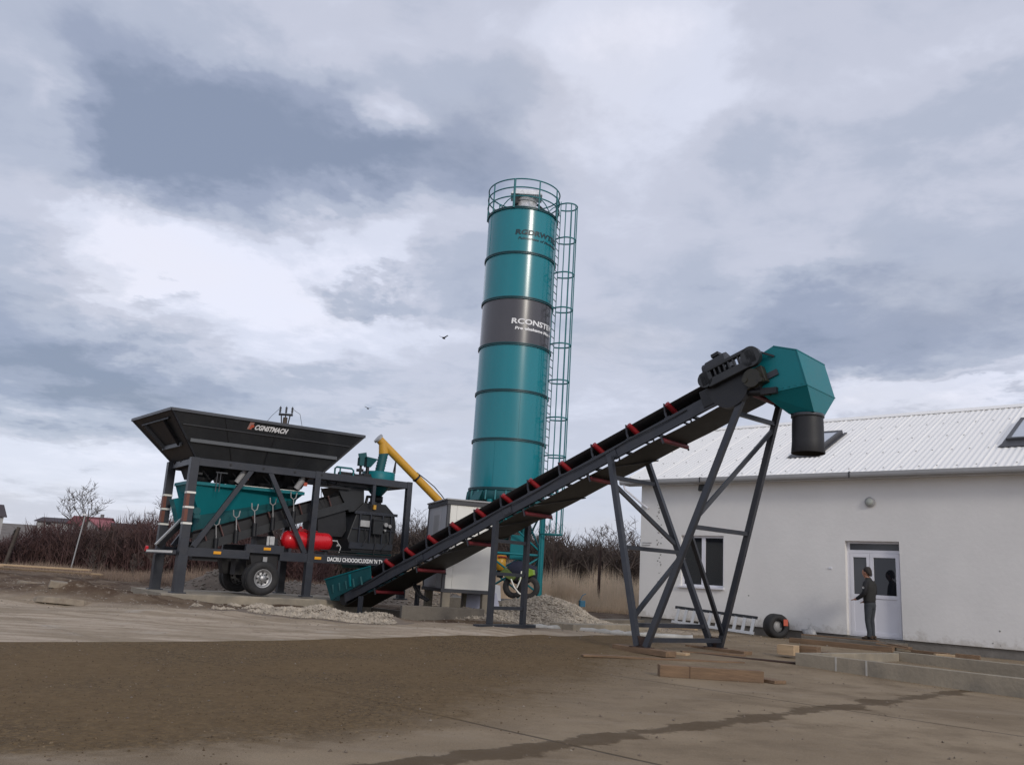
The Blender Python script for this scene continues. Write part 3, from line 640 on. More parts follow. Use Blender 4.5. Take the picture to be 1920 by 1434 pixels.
dd = MB().box(.0, .019, .75, 1.65, .14, 2.3).build('door', pm('cabin_door', (.45, .45, .46), .5, 0, .05, 2), cab, bevel=.003)
MB().box(-.008, -.001, .9, 1.5, .6, 2.15).build('door_panel', M['gutter'], dd)
MB().box(.96, 1.16, .0, .017, 2.1, 2.24).build('vent', M['gutter'], cab, bevel=.01)
cabM = Matrix.Translation(cab.location) @ Matrix.Rotation(R(18), 4, 'Z')
for k, (x_, y_) in enumerate(((.15, .1), (1.3, .1), (.15, 2.1), (1.3, 2.1))):
    p = cabM @ Vector((x_, y_, 0))
    o = MB().box(-.11, .11, -.11, .11, -.62, -.003).build('concrete_post', M['conc'], None, p, R(18), bevel=.012)
    tag(o, 'short pale concrete post under the '+('front left', 'front right', 'rear left', 'rear right')[k]+' corner of the white cabin', 'post', 'concrete posts under the cabin')
# ================================================================ INCLINED DISCHARGE CONVEYOR (local x = along, y = across, z up)
BE = math.atan(.4)
MI = Matrix.Translation((0, 0, .40)) @ Matrix.Rotation(-BE, 4, 'Y')
cv = thing('belt_conveyor', 'long black inclined belt conveyor with red rollers rising to a teal discharge hood', 'conveyor', K(-20.3, 15.93), A43)
CL = 14.05
for y_, nm in ((-.56, 'near'), (.56, 'far')):
    sg = -1 if y_ < 0 else 1
    mb = MB(); mb.box(0, CL, min(y_, y_-sg*.012), max(y_, y_-sg*.012), 0, .27)
    a, b = sorted((y_-sg*.012, y_-sg*.07)); mb.box(0, CL, a, b, 0, .010).box(0, CL, a, b, .26, .27)
    mb.xf(MI).build('stringer', M['steel'], cv)
mb = MB()
for k in range(16): mb.box(.3+k*.9, .36+k*.9, -.55, .55, .012, .06)
mb.xf(MI).build('cross_member', M['steel'], cv)
# belt: troughed carrying run and flat return run
def belt_profile(x, f):   # f: 1 troughed .. 0 flat
    return [(-.48, .42+.15*f), (-.36, .42+.08*f), (-.21, .42+.01*f), (0, .42), (.21, .42+.01*f), (.36, .42+.08*f), (.48, .42+.15*f)]
mb = MB(); vs = []; xs2 = list(np.linspace(-.1, 13.2, 27))+[13.5, 13.8, 14.0]
for x_ in xs2:
    f = 1 if x_ < 13 else max(0, 1-(x_-13)/.9)
    pr = belt_profile(x_, f); vs += [(x_, a, b) for a, b in pr]+[(x_, a, b-.014) for a, b in pr]
fs = []
for i in range(len(xs2)-1):
    o_ = i*14; q_ = o_+14
    for k in range(6): fs += [(o_+k, o_+k+1, q_+k+1, q_+k), (o_+7+k, q_+7+k, q_+8+k, o_+8+k)]
    fs += [(o_, q_, q_+7, o_+7), (o_+6, o_+13, q_+13, q_+6)]
mb.add(vs, fs, True); mb.xf(MI).build('carrying_belt', M['black'], cv)
mb = MB(); xs2 = np.linspace(-.15, 13.9, 60); vs = []
for i, x_ in enumerate(xs2):
    z_ = -.062+.008*math.cos((x_-.6)/2.06*2*math.pi)
    if x_ > 13.2: z_ += (x_-13.2)*.12
    vs += [(x_, -.50, z_), (x_, .50, z_), (x_, -.50, z_+.012), (x_, .50, z_+.012)]
fs = []
for i in range(59):
    a = i*4; b = a+4; fs += [(a, a+1, b+1, b), (a+2, b+2, b+3, a+3), (a, b, b+2, a+2), (a+1, a+3, b+3, b+1)]
mb.add(vs, fs); mb.xf(MI).build('return_belt', M['belt'], cv)
# head and tail drums
MB().tube((14.0, -.5, .165), (14.0, .5, .165), .22, 28).xf(MI).build('head_drum', M['black'], cv)
MB().tube((-.1, -.5, .165), (-.1, .5, .165), .2, 28).xf(MI).build('tail_drum', M['black'], cv)
# splice plates with bolts and a sagging control cable on the near side
for x_ in (3.3, 6.6, 9.9, 12.6):
    MB().box(x_-.14, x_+.14, -.582, -.574, .03, .24).xf(MI).build('splice_plate', M['steel'], cv)
    mb = MB()
    for a in (-.10, -.04, .04, .10):
        for b in (.07, .20): mb.tube((x_+a, -.596, b), (x_+a, -.582, b), .013, 6)
    mb.xf(MI).build('bolt', M['edge'], cv)
mb = MB(); pts = [(x_, -.595-.01*math.sin(x_*3), .225-.035*abs(math.sin(x_*1.5))) for x_ in np.linspace(.4, 12.0, 60)]; mb.path(pts, .012, 5).xf(MI).build('control_cable', M['black'], cv)
# idler sets
rolx = [(s+20.3)/math.cos(BE)-.07 for s in (-9.47, -10.45, -11.4, -12.34, -13.29, -14.16, -15.04, -15.92, -16.77, -17.64, -18.46, -19.35)]
for x_ in rolx:
    st = thing('idler_set', None, None); st.parent = cv
    mb = MB()
    for sg in (-1, 1):
        mb.box(x_-.13, x_-.09, sg*.545-.015, sg*.545+.015, .271, .40).beam((x_-.11, sg*.545, .39), (x_-.075, sg*.53, .60), .045, .02)
        mb.box(x_-.17, x_-.02, sg*.53-.03, sg*.53+.03, .271, .285)
    mb.box(x_-.13, x_-.09, -.525, .525, .28, .31)
    mb.xf(MI).build('bracket', M['steel'], st)
    for sg in (-1, 1):
        mb = MB(); mb.tube((x_-.02, sg*.515, .575), (x_, sg*.235, .365), .062, 14).tube((x_-.02, sg*.53, .585), (x_, sg*.22, .355), .014, 6)
        mb.xf(MI).build('wing_roller', M['red'], st)
    MB().tube((x_-.0, -.19, .36), (x_-.0, .19, .36), .05, 14).xf(MI).build('centre_roller', M['red'], st)
for s in (-7.85, -9.9, -11.82, -13.75, -15.6, -17.45, -19.1):
    x_ = (s+20.3)/math.cos(BE)
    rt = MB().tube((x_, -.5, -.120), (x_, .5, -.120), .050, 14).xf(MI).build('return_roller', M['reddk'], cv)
    MB().box(x_-.02, x_+.02, -.53, -.515, -.20, -.002).box(x_-.02, x_+.02, .515, .53, -.20, -.002).xf(MI).build('hanger', M['steel'], rt)
for xa, xb in ((4.2, 5.6), (7.4, 8.2), (9.6, 10.4), (6.0, 6.9)):
    MB().beam((xa, -.52, -.085), (xb, .52, -.085), .05, .012).xf(MI).build('belt_brace', M['darker'], cv)
# tail hopper
th = thing('tail_hopper', None, None); th.parent = cv
t_ = .02
def wallp(mb, pts, off): mb.hexa(pts, [tuple(Vector(p)+Vector(off)) for p in pts])
mb = MB()
wallp(mb, [(-.94, -.66, .98), (1.10, -.66, 1.44), (1.10, -.585, 1.12), (-.66, -.585, .42)], (0, t_, 0))
wallp(mb, [(-.94, .72, .98), (1.10, .72, 1.44), (1.10, .585, 1.12), (-.66, .585, .42)], (0, -t_, 0))
wallp(mb, [(-.94, -.66, .98), (-.94, .72, .98), (-.66, .585, .42), (-.66, -.585, .42)], (t_, 0, 0))
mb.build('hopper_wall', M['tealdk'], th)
mb = MB()
for k, x_ in enumerate((-.55, -.25, .05, .38, .72)):
    zt = .98+(x_+.94)*.225; mb.beam((x_, -.655, zt-.20), (x_+.02, -.60, zt-.42), .02, .05)
mb.build('hopper_rib', M['tealdk'], th)
MB().beam((.22, -.68, 1.20), (.26, -.63, .86), .05, .05).beam((-.95, -.67, .99), (1.11, -.67, 1.45), .03, .03).build('hopper_edge', M['teal'], th)
# trestles -------------------------------------------------
def frame_leg(mb, p, q, w=.11): mb.beam(p, q, w, w, up=(0, 1, 0))
tr = thing('tall_trestle', None, None); tr.parent = cv
LN = dict(An=((9.17, -.63, 4.12), (10.36, -1.13, .20)), Bn=((12.46, -.63, 5.36), (10.56, -1.13, .20)), Af=((9.30, .63, 4.24), (10.74, 1.12, .20)), Bf=((12.62, .63, 5.44), (10.94, 1.12, .20)))
for k, (p, q) in LN.items():
    MB().beam(p, q, .115, .115, up=(0, 1, 0)).build('leg', M['steel'], tr)
def on(k, z):
    p, q = map(Vector, LN[k]); f = (z-q.z)/(p.z-q.z); return q+(p-q)*f
for a, b, z in (('An', 'Af', 3.66), ('An', 'Af', 2.15), ('An', 'Af', .60), ('Bn', 'Bf', 4.85), ('Bn', 'Bf', 2.58), ('Bn', 'Bf', .34)):
    MB().beam(on(a, z), on(b, z), .085, .085).build('cross_beam', M['steel'], tr)
for a, za, b, zb in (('An', 3.5, 'Af', 2.3), ('Af', 2.05, 'An', .75), ('Bf', 4.75, 'Bn', 2.75), ('Bn', 2.45, 'Bf', .45)):
    MB().beam(on(a, za), on(b, zb), .08, .08).build('diagonal_brace', M['steel'], tr)
mb = MB()
for y_, x_ in ((-1.13, 10.46), (1.12, 10.84)): mb.box(x_-.22, x_+.22, y_-.12, y_+.12, .182, .20).box(x_-.16, x_+.16, y_-.01, y_+.01, .20, .40)
mb.build('foot_plate', M['rust'], tr)
t2 = thing('short_trestle', None, None); t2.parent = cv
for y_ in (-.60, .60): MB().box(5.70, 5.82, y_-.06, y_+.06, .26, 2.72).build('leg', M['steel'], t2)
for z_ in (.64, 1.45, 2.24): MB().box(5.72, 5.80, -.538, .538, z_-.04, z_+.04).build('cross_beam', M['steel'], t2)
MB().box(5.66, 5.86, -1.05, 1.0, .13, .257).build('base_beam', M['steel'], t2)
for x_, y_, zt in ((.75, -.60, .62), (1.75, .60, 1.02)):
    if zt: MB().box(x_-.05, x_+.05, y_-.05, y_+.05, -1.0, zt).build('tail_post', M['steel'], cv)
# discharge hood
def lerp_(a, b, t): return tuple(Vector(a).lerp(Vector(b), t))
hd = thing('discharge_hood', None, None); hd.parent = cv
side = [(12.30, 5.60), (12.55, 5.93), (13.02, 6.16), (13.50, 6.02), (13.70, 5.30), (12.78, 5.20), (12.50, 5.30)]
mb = MB(); hy = .60; hf = .74
mb.add([(x_, -hy, z_) for x_, z_ in side]+[(x_, hf, z_) for x_, z_ in side], [(0, 1, 2, 3, 4, 5, 6), (7, 13, 12, 11, 10, 9, 8)]+[(i, i+7, i+8, i+1) for i in (1, 2, 3)])
mb.build('hood_cover', M['teal'], hd)
mb = MB()
for p_, q_ in (((13.50, -hy, 6.02), (13.70, -hy, 5.30)), ((13.50, -hy, 6.02), (13.50, hf, 6.02)), ((13.70, -hy, 5.30), (13.70, hf, 5.30)), ((13.70, -hy, 5.30), (12.78, -hy, 5.20)), ((13.02, -hy, 6.16), (13.50, -hy, 6.02))): mb.beam(p_, q_, .018, .018)
for k in range(7): q_ = lerp_(( 13.60, -hy-.012, 5.33), (12.84, -hy-.012, 5.245), k/6); mb.tube(q_, (q_[0], q_[1]+.02, q_[2]), .014, 6)
mb.build('folded_edge', M['teal'], hd)
mb = MB(); tp = [(12.78, -hy, 5.199), (13.70, -hy, 5.299), (13.70, hf, 5.299), (12.78, hf, 5.199)]; bt = [(13.17, -.26, 4.84), (13.68, -.26, 4.84), (13.68, .24, 4.84), (13.17, .24, 4.84)]
mb.add(tp+bt, [(0, 1, 5, 4), (1, 2, 6, 5), (2, 3, 7, 6), (3, 0, 4, 7)]); mb.build('hood_funnel', M['teal'], hd)
MB().lathe([(.285, 4.78), (.315, 4.78), (.315, 4.845), (.285, 4.845), (.285, 4.78)], 36, c=(13.44, 0, 0)).build('clamp_ring', M['edge'], hd)
mb = MB(); pr = [(.29, 4.84), (.30, 4.6), (.302, 4.3), (.32, 4.08), (.315, 4.07), (.295, 4.3), (.29, 4.6), (.28, 4.84)]
mb.lathe(pr, 40, c=(13.44, 0, 0)); mb.build('rubber_sleeve', M['black'], hd)
# drive unit on the near side
du = thing('drive_unit', None, None, (.17, 0, -.10)); du.parent = cv
def R22(x_, z_, a=0): return (x_, z_)
def inc(mb, cx, cz, y0, ang=R(20)): return mb.xf(Matrix.Translation((cx, y0, cz)) @ Matrix.Rotation(-ang, 4, 'Y'))
# slotted belt guard: outline with rounded ends, plates above and below the slots
mb = MB()
mb.box(-.52, .50, -.06, .06, .13, .21).box(-.52, .50, -.06, .06, -.20, -.03).box(-.66, -.46, -.06, .06, -.14, .16).box(.40, .62, -.06, .06, -.16, .16)
for k in range(8): mb.box(-.44+k*.11, -.40+k*.11, -.055, .055, -.03, .13)
mb.tube((.50, -.06, .0), (.50, .06, .0), .21, 20).tube((-.56, -.06, 0), (-.56, .06, 0), .17, 20)
inc(mb, 12.02, 5.86, -.82).build('belt_guard', M['dark'], du, bevel=.015)
mb = MB(); mb.tube((-.16, 0, 0), (.30, 0, 0), .23, 8, smooth=False).tube((-.26, 0, 0), (-.16, 0, 0), .20, 12)
mb.box(.0, .18, -.12, .12, .21, .29)
inc(mb, 11.58, 5.98, -.52, R(22)).build('motor', M['darker'], du, bevel=.01)
mb = MB(); mb.tube((0, -.07, 0), (0, .07, 0), .44, 32); inc(mb, 11.95, 5.50, -.69).build('pulley_cover', M['darker'], du, bevel=.012)
mb = MB(); mb.box(-.75, .45, -.06, .14, -.16, .22); inc(mb, 12.0, 5.52, -.60).build('drive_housing', M['darker'], du, bevel=.02)
gb_ = pm('gearbox', (.022, .020, .012), .5, 0, .4, 9)
mb = MB(); mb.box(-.26, .24, -.1, .2, -.16, .19).tube((0, -.18, 0), (0, .2, 0), .19, 18).tube((-.14, -.2, .02), (-.14, -.1, .02), .06, 10).tube((.16, -.2, -.12), (.16, -.1, -.12), .05, 10); inc(mb, 12.50, 5.60, -.66).build('gearbox', gb_, du, bevel=.015)
mb = MB(); mb.tube((12.3, -.62, 5.36), (12.8, -.62, 5.34), .08, 12).tube((12.55, -.74, 5.46), (12.55, -.56, 5.46), .07, 10).box(12.62, 12.95, -.70, -.60, 5.28, 5.40); mb.build('bearing', M['darker'], du)
MB().beam((12.42, -.78, 6.22), (12.88, -.62, 6.04), .035, .035).build('tension_arm', M['darker'], du)
mb = MB(); mb.beam((11.25, -.62, 5.10), (12.95, -.62, 5.72), .05, .12); mb.build('mounting_plate', M['steel'], du)

# ================================================================ MOBILE BATCHING PLANT (u along, v depth, z up)
KS = .876
MS = Matrix.Scale(KS, 4) @ Matrix.Translation((0, 0, -.3))
pl = thing('mobile_batching_plant', 'dark grey mobile batching plant on wheels with a wide hopper and teal weighing bin', 'batching plant', (-8.67, 23.7, .43), rot=(0, R(-.7), R(35)))
plM = Matrix.Translation(pl.location) @ Euler((0, R(-.7), R(35))).to_matrix().to_4x4()
def B(mb, name, mat, par=None, bevel=0): return mb.xf(MS).build(name, mat, par or pl, bevel=bevel)
WV = 2.4
for (u, w, d) in ((0, .26, .26), (4.18, .20, .2), (7.78, .2, .2)):
    for v in (0, WV):
        mb = MB(); uu = u-(.10 if (v and not u) else 0)
        mb.box(uu-w/2, uu+w/2, v-d/2, v+d/2, 1.36, 4.50); B(mb, 'leg', M['steel'], bevel=.006)
        mb = MB(); mb.box(uu-w/2-.02, uu+w/2+.02, v-d/2-.02, v+d/2+.02, .32, 1.42).box(uu-w/2-.09, uu+w/2+.09, v-d/2-.09, v+d/2+.09, .29, .33); B(mb, 'telescopic_foot', M['steel'], bevel=.006)
for v in (0, WV):
    mb = MB(); mb.box(-.1, 7.88, v-.08, v+.08, 4.25, 4.49) if v == 0 else mb.box(-.15, 7.88, v-.08, v+.08, 4.25, 4.49); B(mb, 'top_beam', M['steel'], bevel=.006)
    mb = MB(); mb.box(-.1, 2.1, v-.07, v+.07, 1.42, 1.69).box(1.96, 3.24, v-.075, v+.075, 1.63, 1.90).box(3.12, 7.85, v-.07, v+.07, 1.42, 1.71).box(1.98, 2.1, v-.076, v+.076, 1.5, 1.88).box(3.12, 3.24, v-.076, v+.076, 1.43, 1.88)
    B(mb, 'chassis_beam', M['steel'], bevel=.006)
    mb = MB(); mb.beam((.30, v, 1.72), (1.86, v, 4.27), .15, .13, up=(0, 1, 0)); B(mb, 'diagonal_brace', M['steel'])
    mb = MB(); mb.beam((2.50, v, 4.27), (3.98, v, 1.72), .15, .13, up=(0, 1, 0)); B(mb, 'diagonal_brace', M['steel'])
for u in (-.05, 1.1, 2.2, 3.3, 4.18, 5.6, 7.78): B(MB().box(u-.06, u+.06, .08, WV-.08, 4.27, 4.45), 'cross_beam', M['steel'])
for u in (.4, 1.6, 3.5, 5.0, 6.3, 7.7): B(MB().box(u-.06, u+.06, .07, WV-.07, 1.46, 1.62), 'cross_beam', M['steel'])
mb = MB(); mb.box(6.30, 6.42, -.06, .06, 3.55, 4.27); B(mb, 'leg_stub', M['steel'])
# striped reflective bands on the two left legs
for v in (0, WV):
    uu = -.10 if v else 0
    for k, (z_, m_, h_) in enumerate(((3.38, 'white', .03), (2.92, 'white', .03), (2.42, 'white', .03), (3.15, 'rustband', .19), (2.67, 'rustband', .19))):
        if m_ == 'rustband' and 'rustband' not in M: M['rustband'] = pm('faded_red_band', (.16, .055, .035), .6, 0, .2, 5)
        mb = MB(); e = .134+(.004 if m_ == 'white' else 0); mb.box(uu-e, uu+e, v-e, v+e, z_-h_, z_+h_) if m_ == 'white' else mb.box(uu-e, uu-e+.10, v-e, v+e, z_-h_, z_+h_); B(mb, 'marking_band', M['panel'] if m_ == 'white' else M[m_])
# aggregate hopper
hp = thing('aggregate_hopper', None, None); hp.parent = pl
b_ = [(0.0, -.04, 4.50), (4.38, -.04, 4.50), (4.38, 2.44, 4.50), (-.1, 2.44, 4.50)]
t4 = [(-1.06, -.64, 5.84), (5.52, -.64, 5.84), (5.50, 3.05, 5.84), (-1.42, 3.05, 5.84)]
mb = MB(); inn = lambda P_, d: [(x_+(d if i in (0, 3) else -d), y_+(d if i < 2 else -d), z_) for i, (x_, y_, z_) in enumerate(P_)]
bi, ti = inn(b_, .04), inn(t4, .04)
vs = b_+t4+bi+ti
fs = [(i, (i+1) % 4, 4+(i+1) % 4, 4+i) for i in range(4)]+[(8+i, 12+i, 12+(i+1) % 4, 8+(i+1) % 4) for i in range(4)]+[(4+i, 4+(i+1) % 4, 12+(i+1) % 4, 12+i) for i in range(4)]+[(i, 8+i, 8+(i+1) % 4, (i+1) % 4) for i in range(4)]
mb.add(vs, fs); B(mb, 'hopper_shell', M['dark'], hp)
def lerp(a, b, t): return tuple(Vector(a).lerp(Vector(b), t))
mb = MB()
for i in range(4): mb.beam(t4[i], t4[(i+1) % 4], .07, .09)
B(mb, 'top_rim', M['edge'], hp)
for i in range(4): B(MB().beam(b_[i], t4[i], .06, .06), 'corner_angle', M['darker'], hp)
def side_pt(i, f, t): return Vector(lerp(b_[i], b_[(i+1) % 4], f)).lerp(Vector(lerp(t4[i], t4[(i+1) % 4], f)), t)
mb = MB()
mb.beam(side_pt(0, .02, .37)+Vector((0, -.03, 0)), side_pt(0, .98, .37)+Vector((0, -.03, 0)), .05, .11)
B(mb, 'stiffener_band', M['band'], hp)
mb = MB(); mb.beam(side_pt(0, .02, .70)+Vector((0, -.02, 0)), side_pt(0, .98, .70)+Vector((0, -.02, 0)), .03, .035)
for f in (.26, .51, .76): mb.beam(side_pt(0, f, .02)+Vector((0, -.02, 0)), side_pt(0, f, .35)+Vector((0, -.02, 0)), .03, .02)
for f in (.25, .52): mb.beam(side_pt(0, f+.005, .36)+Vector((0, -.012, 0)), side_pt(0, f, .98)+Vector((0, -.012, 0)), .012, .012)
B(mb, 'seam_rib', M['darker'], hp)
mb = MB()
for f in (.22, .74): mb.beam(side_pt(3, f, .30)+Vector((-.03, 0, 0)), side_pt(3, f, .82)+Vector((-.03, 0, 0)), .05, .14)
mb.beam(side_pt(3, .14, .84)+Vector((-.03, 0, 0)), side_pt(3, .86, .84)+Vector((-.03, 0, 0)), .05, .05)
B(mb, 'end_rib', M['darker'], hp)
mb = MB(); mb.beam(side_pt(3, .16, .30)+Vector((-.035, 0, 0)), side_pt(3, .80, .30)+Vector((-.035, 0, 0)), .05, .12); B(mb, 'end_band', M['band'], hp)
mb = MB()
for f in (.02, .26, .51, .76, .98): q_ = side_pt(0, f, .0); mb.tube((q_.x, -.10, 4.38), (q_.x, -.082, 4.38), .04, 8)
for f in (.2, .5, .8): q_ = side_pt(3, f, 0); mb.tube((q_.x-.06, q_.y, 4.47), (q_.x+.0, q_.y, 4.42), .05, 8)
B(mb, 'bolt', M['black'], hp)
def sideM(f, t, off=.014):
    p = side_pt(0, f, t); up = (side_pt(0, f, 1)-side_pt(0, f, 0)); up = Vector((0, up.y, up.z)).normalized(); xx = Vector((1, 0, 0)); zz = xx.cross(up)
    m_ = Matrix((xx, up, zz)).transposed().to_4x4(); m_.translation = p+zz*off; return MS @ m_
text('lettering', 'CGNSTMACH', .225, M['white'], hp, sideM(.402, .80), shear=.42, bold=.009, width=1.13)
mb = MB(); mb.add([(0, 0, 0), (.14, 0, 0), (.20, .25, 0), (.06, .25, 0), (0, 0, .006), (.14, 0, .006), (.20, .25, .006), (.06, .25, .006)], [(0, 3, 2, 1), (4, 5, 6, 7), (0, 1, 5, 4), (1, 2, 6, 5), (2, 3, 7, 6), (3, 0, 4, 7)])
lg = mb.xf(sideM(.362, .785, .005)).build('logo_plate', M['logobg'], hp)
text('logo_letter', 'P', .19, M['orange'], hp, sideM(.372, .80, .02), shear=.35, bold=.015)
# discharge gates under the hopper
for k, u in enumerate((.55, 1.55, 2.6, 3.6)):
    gt = thing('discharge_gate', None, None); gt.parent = pl
    mb = MB(); mb.hexa([(u-.34, .75, 3.90), (u+.34, .75, 3.90), (u+.34, 1.75, 3.90), (u-.34, 1.75, 3.90)], [(u-.5, .2, 4.5), (u+.5, .2, 4.5), (u+.5, 2.2, 4.5), (u-.5, 2.2, 4.5)]); B(mb, 'gate_funnel', M['black'], gt)
    mb = MB(); mb.lathe([(.001, -.16), (.24, -.16), (.24, .16), (.001, .16)], 20, 'y', (u+.05, .85, 3.96)); B(mb, 'gate_sector', M['black'], gt)
    mb = MB(); mb.tube((u-.3, .55, 4.35), (u+.08, .55, 3.98), .05, 10).tube((u+.08, .55, 3.98), (u+.16, .55, 3.9), .02, 6); B(mb, 'pneumatic_cylinder', M['darker'], gt)
    if k in (1, 3):
        mb = MB(); mb.tube((u-.02, .30, 3.86), (u+.14, .22, 4.18), .11, 12).tube((u+.14, .22, 4.18), (u+.17, .2, 4.27), .07, 12); B(mb, 'vibrator', M['gutter'], gt)
        mb = MB(); mb.box(u+.20, u+.32, .2, .3, 3.98, 4.10); B(mb, 'vibrator_cap', M['orange'], gt)
mb = MB()
for u in (.83, .94): mb.box(u-.012, u+.012, .19, .21, 3.5, 4.1)
mb.box(.78, 1.15, .17, .23, 4.10, 4.14); B(mb, 'load_cell_rod', M['edge'])
mb = MB(); mb.box(.15, .33, .1, .2, 3.98, 4.05).box(.15, .20, .1, .2, 4.0, 4.3); B(mb, 'hanger_bracket', M['black'])
mb = MB(); mb.box(4.3, 5.6, .3, .36, 4.02, 4.08).box(4.2, 5.6, .32, .4, 4.13, 4.16).path([(4.5, .3, 4.0), (4.5, .28, 3.7), (4.7, .3, 3.45)], .012, 5); B(mb, 'pipework', M['darker'])
# teal weighing bin
wb = thing('weighing_bin', None, None); wb.parent = pl
tp = [(.02, .40, 3.70), (3.90, .40, 3.70), (3.90, 2.0, 3.70), (.02, 2.0, 3.70)]
md_ = [(.62, .74, 2.70), (3.80, .74, 3.52), (3.80, 1.66, 3.52), (.30, 1.66, 2.70)]
lo = [(.52, .80, 2.12), (3.74, .80, 3.26), (3.74, 1.6, 3.26), (.40, 1.6, 2.12)]
mb = MB(); mb.add(tp+md_, [(i, (i+1) % 4, 4+(i+1) % 4, 4+i) for i in range(4)]); B(mb, 'bin_wall', M['teal'], wb)
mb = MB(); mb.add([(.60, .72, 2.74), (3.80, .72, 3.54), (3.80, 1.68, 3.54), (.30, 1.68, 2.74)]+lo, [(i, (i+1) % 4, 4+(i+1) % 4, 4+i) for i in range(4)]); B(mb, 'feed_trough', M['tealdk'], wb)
mb = MB()
for a, b in ((0, 1), (1, 2), (2, 3), (3, 0)): mb.beam(Vector(tp[a])+Vector((0, 0, .03)), Vector(tp[b])+Vector((0, 0, .03)), .08, .10)
B(mb, 'bin_rim', M['teal'], wb)
mb = MB(); mb.box(1.5, 3.85, .34, .40, 3.782, 3.80); B(mb, 'rim_strip', M['panel'], wb)
mb = MB(); mb.hexa([(-.14, 1.35, 3.22), (.28, 1.0, 3.34), (.42, 1.0, 2.2), (.15, 1.35, 2.4)], [(-.14, 1.9, 3.22), (.28, 1.9, 3.34), (.42, 1.9, 2.2), (.15, 1.9, 2.4)]); B(mb, 'side_plate', M['teal'], wb)
mb = MB(); mb.tube((.42, .5, 2.85), (.42, .62, 2.85), .12, 12).box(.36, .55, .50, .62, 2.62, 2.75); B(mb, 'bin_vibrator', M['tealdk'], wb)
# internal feed conveyor
fc = thing('feed_conveyor', None, None); fc.parent = pl
for v in (.44, 1.92):
    mb = MB(); mb.beam((.35, v, 1.62), (5.65, v, 3.48), .06, .27); B(mb, 'stringer', M['dark'], fc)
mb = MB(); mb.hexa([(.3, .62, 1.95), (5.7, .62, 3.85), (5.7, 1.75, 3.85), (.3, 1.75, 1.95)], [(.3, .62, 1.98), (5.7, .62, 3.88), (5.7, 1.75, 3.88), (.3, 1.75, 1.98)])
mb.hexa([(.3, .5, 2.16), (5.7, .5, 4.05), (5.7, .53, 4.05), (.3, .53, 2.16)], [(.3, .62, 1.98), (5.7, .62, 3.88), (5.7, .65, 3.88), (.3, .65, 1.98)]); B(mb, 'belt', M['black'], fc)
mb = MB(); mb.hexa([(.4, .56, 1.70), (5.5, .56, 3.50), (5.5, .56, 3.86), (.4, .56, 2.22)], [(.4, .58, 1.70), (5.5, .58, 3.50), (5.5, .58, 3.86), (.4, .58, 2.22)]); B(mb, 'belt_skirt', M['black'], fc)
mb = MB()
for k in range(9):
    u = .75+k*.52; z_ = 1.62+(u-.35)*.351
    mb.beam((u+.10, .46, z_+.10), (u-.10, .42, z_+.52), .06, .04)
B(mb, 'idler_bracket', pm('idler_brown', (.10, .05, .045), .6, 0, .3, 7), fc)
mb = MB()
for k in range(9):
    u = .72+k*.52; z_ = 1.62+(u-.35)*.351; mb.tube((u, .5, z_+.42), (u+.02, 1.85, z_+.42), .05, 8)
B(mb, 'idler_roller', M['darker'], fc)
for k, (u, z_) in enumerate(((1.0, 2.55), (1.62, 2.85), (2.2, 3.12), (2.8, 3.36), (3.5, 3.62))):
    fk = thing('pneumatic_fork', None, None); fk.parent = pl
    mb = MB(); mb.tube((u+.10, .32, z_-.95), (u+.08, .32, z_-.52), .075, 10); B(mb, 'cylinder', M['darker'], fk)
    mb = MB(); mb.tube((u+.08, .32, z_-.52), (u+.03, .32, z_-.12), .018, 6).path([(u-.09, .32, z_+.12), (u-.07, .32, z_-.06), (u+.02, .32, z_-.13), (u+.11, .32, z_-.07), (u+.13, .32, z_+.11)], .020, 6); B(mb, 'fork_rod', M['gutter'], fk)
# long pale bar at the left end, bumper with reflective strip
mb = MB(); mb.beam((-.62, .9, 1.72), (.30, 1.35, 2.75), .06, .05); B(mb, 'stay_bar', M['alu'])
mb = MB(); mb.beam((-.50, .95, 1.68), (.40, 1.4, 2.68), .10, .14); B(mb, 'belt_skirt', M['black'])
mb = MB(); mb.beam((-.30, -.25, 1.52), (-.42, 2.75, 1.52), .10, .12); B(mb, 'bumper', M['steel'])
mb = MB(); mb.beam((-.36, -.20, 1.53), (-.48, 2.55, 1.53), .012, .07); B(mb, 'reflector_strip', M['panel'])
mb = MB(); mb.tube((-.50, 2.68, 1.60), (-.42, 2.68, 1.60), .09, 12); B(mb, 'tail_light', M['redtank'])
for u, z_ in ((1.05, 1.57), (2.66, 1.78), (4.45, 1.575)):
    mb = MB(); mb.box(u-.12, u+.12, -.10, -.076, z_-.045, z_+.045); B(mb, 'side_marker', M['amber'], bevel=.006)
text('lettering', "DACRU CHOOOICUXDN 'N TYOR", .19, M['white'], pl, MS @ Matrix(((1, 0, 0, 4.80), (0, 0, -1, -.082), (0, 1, 0, 1.50), (0, 0, 0, 1))), bold=.006, width=2.35)
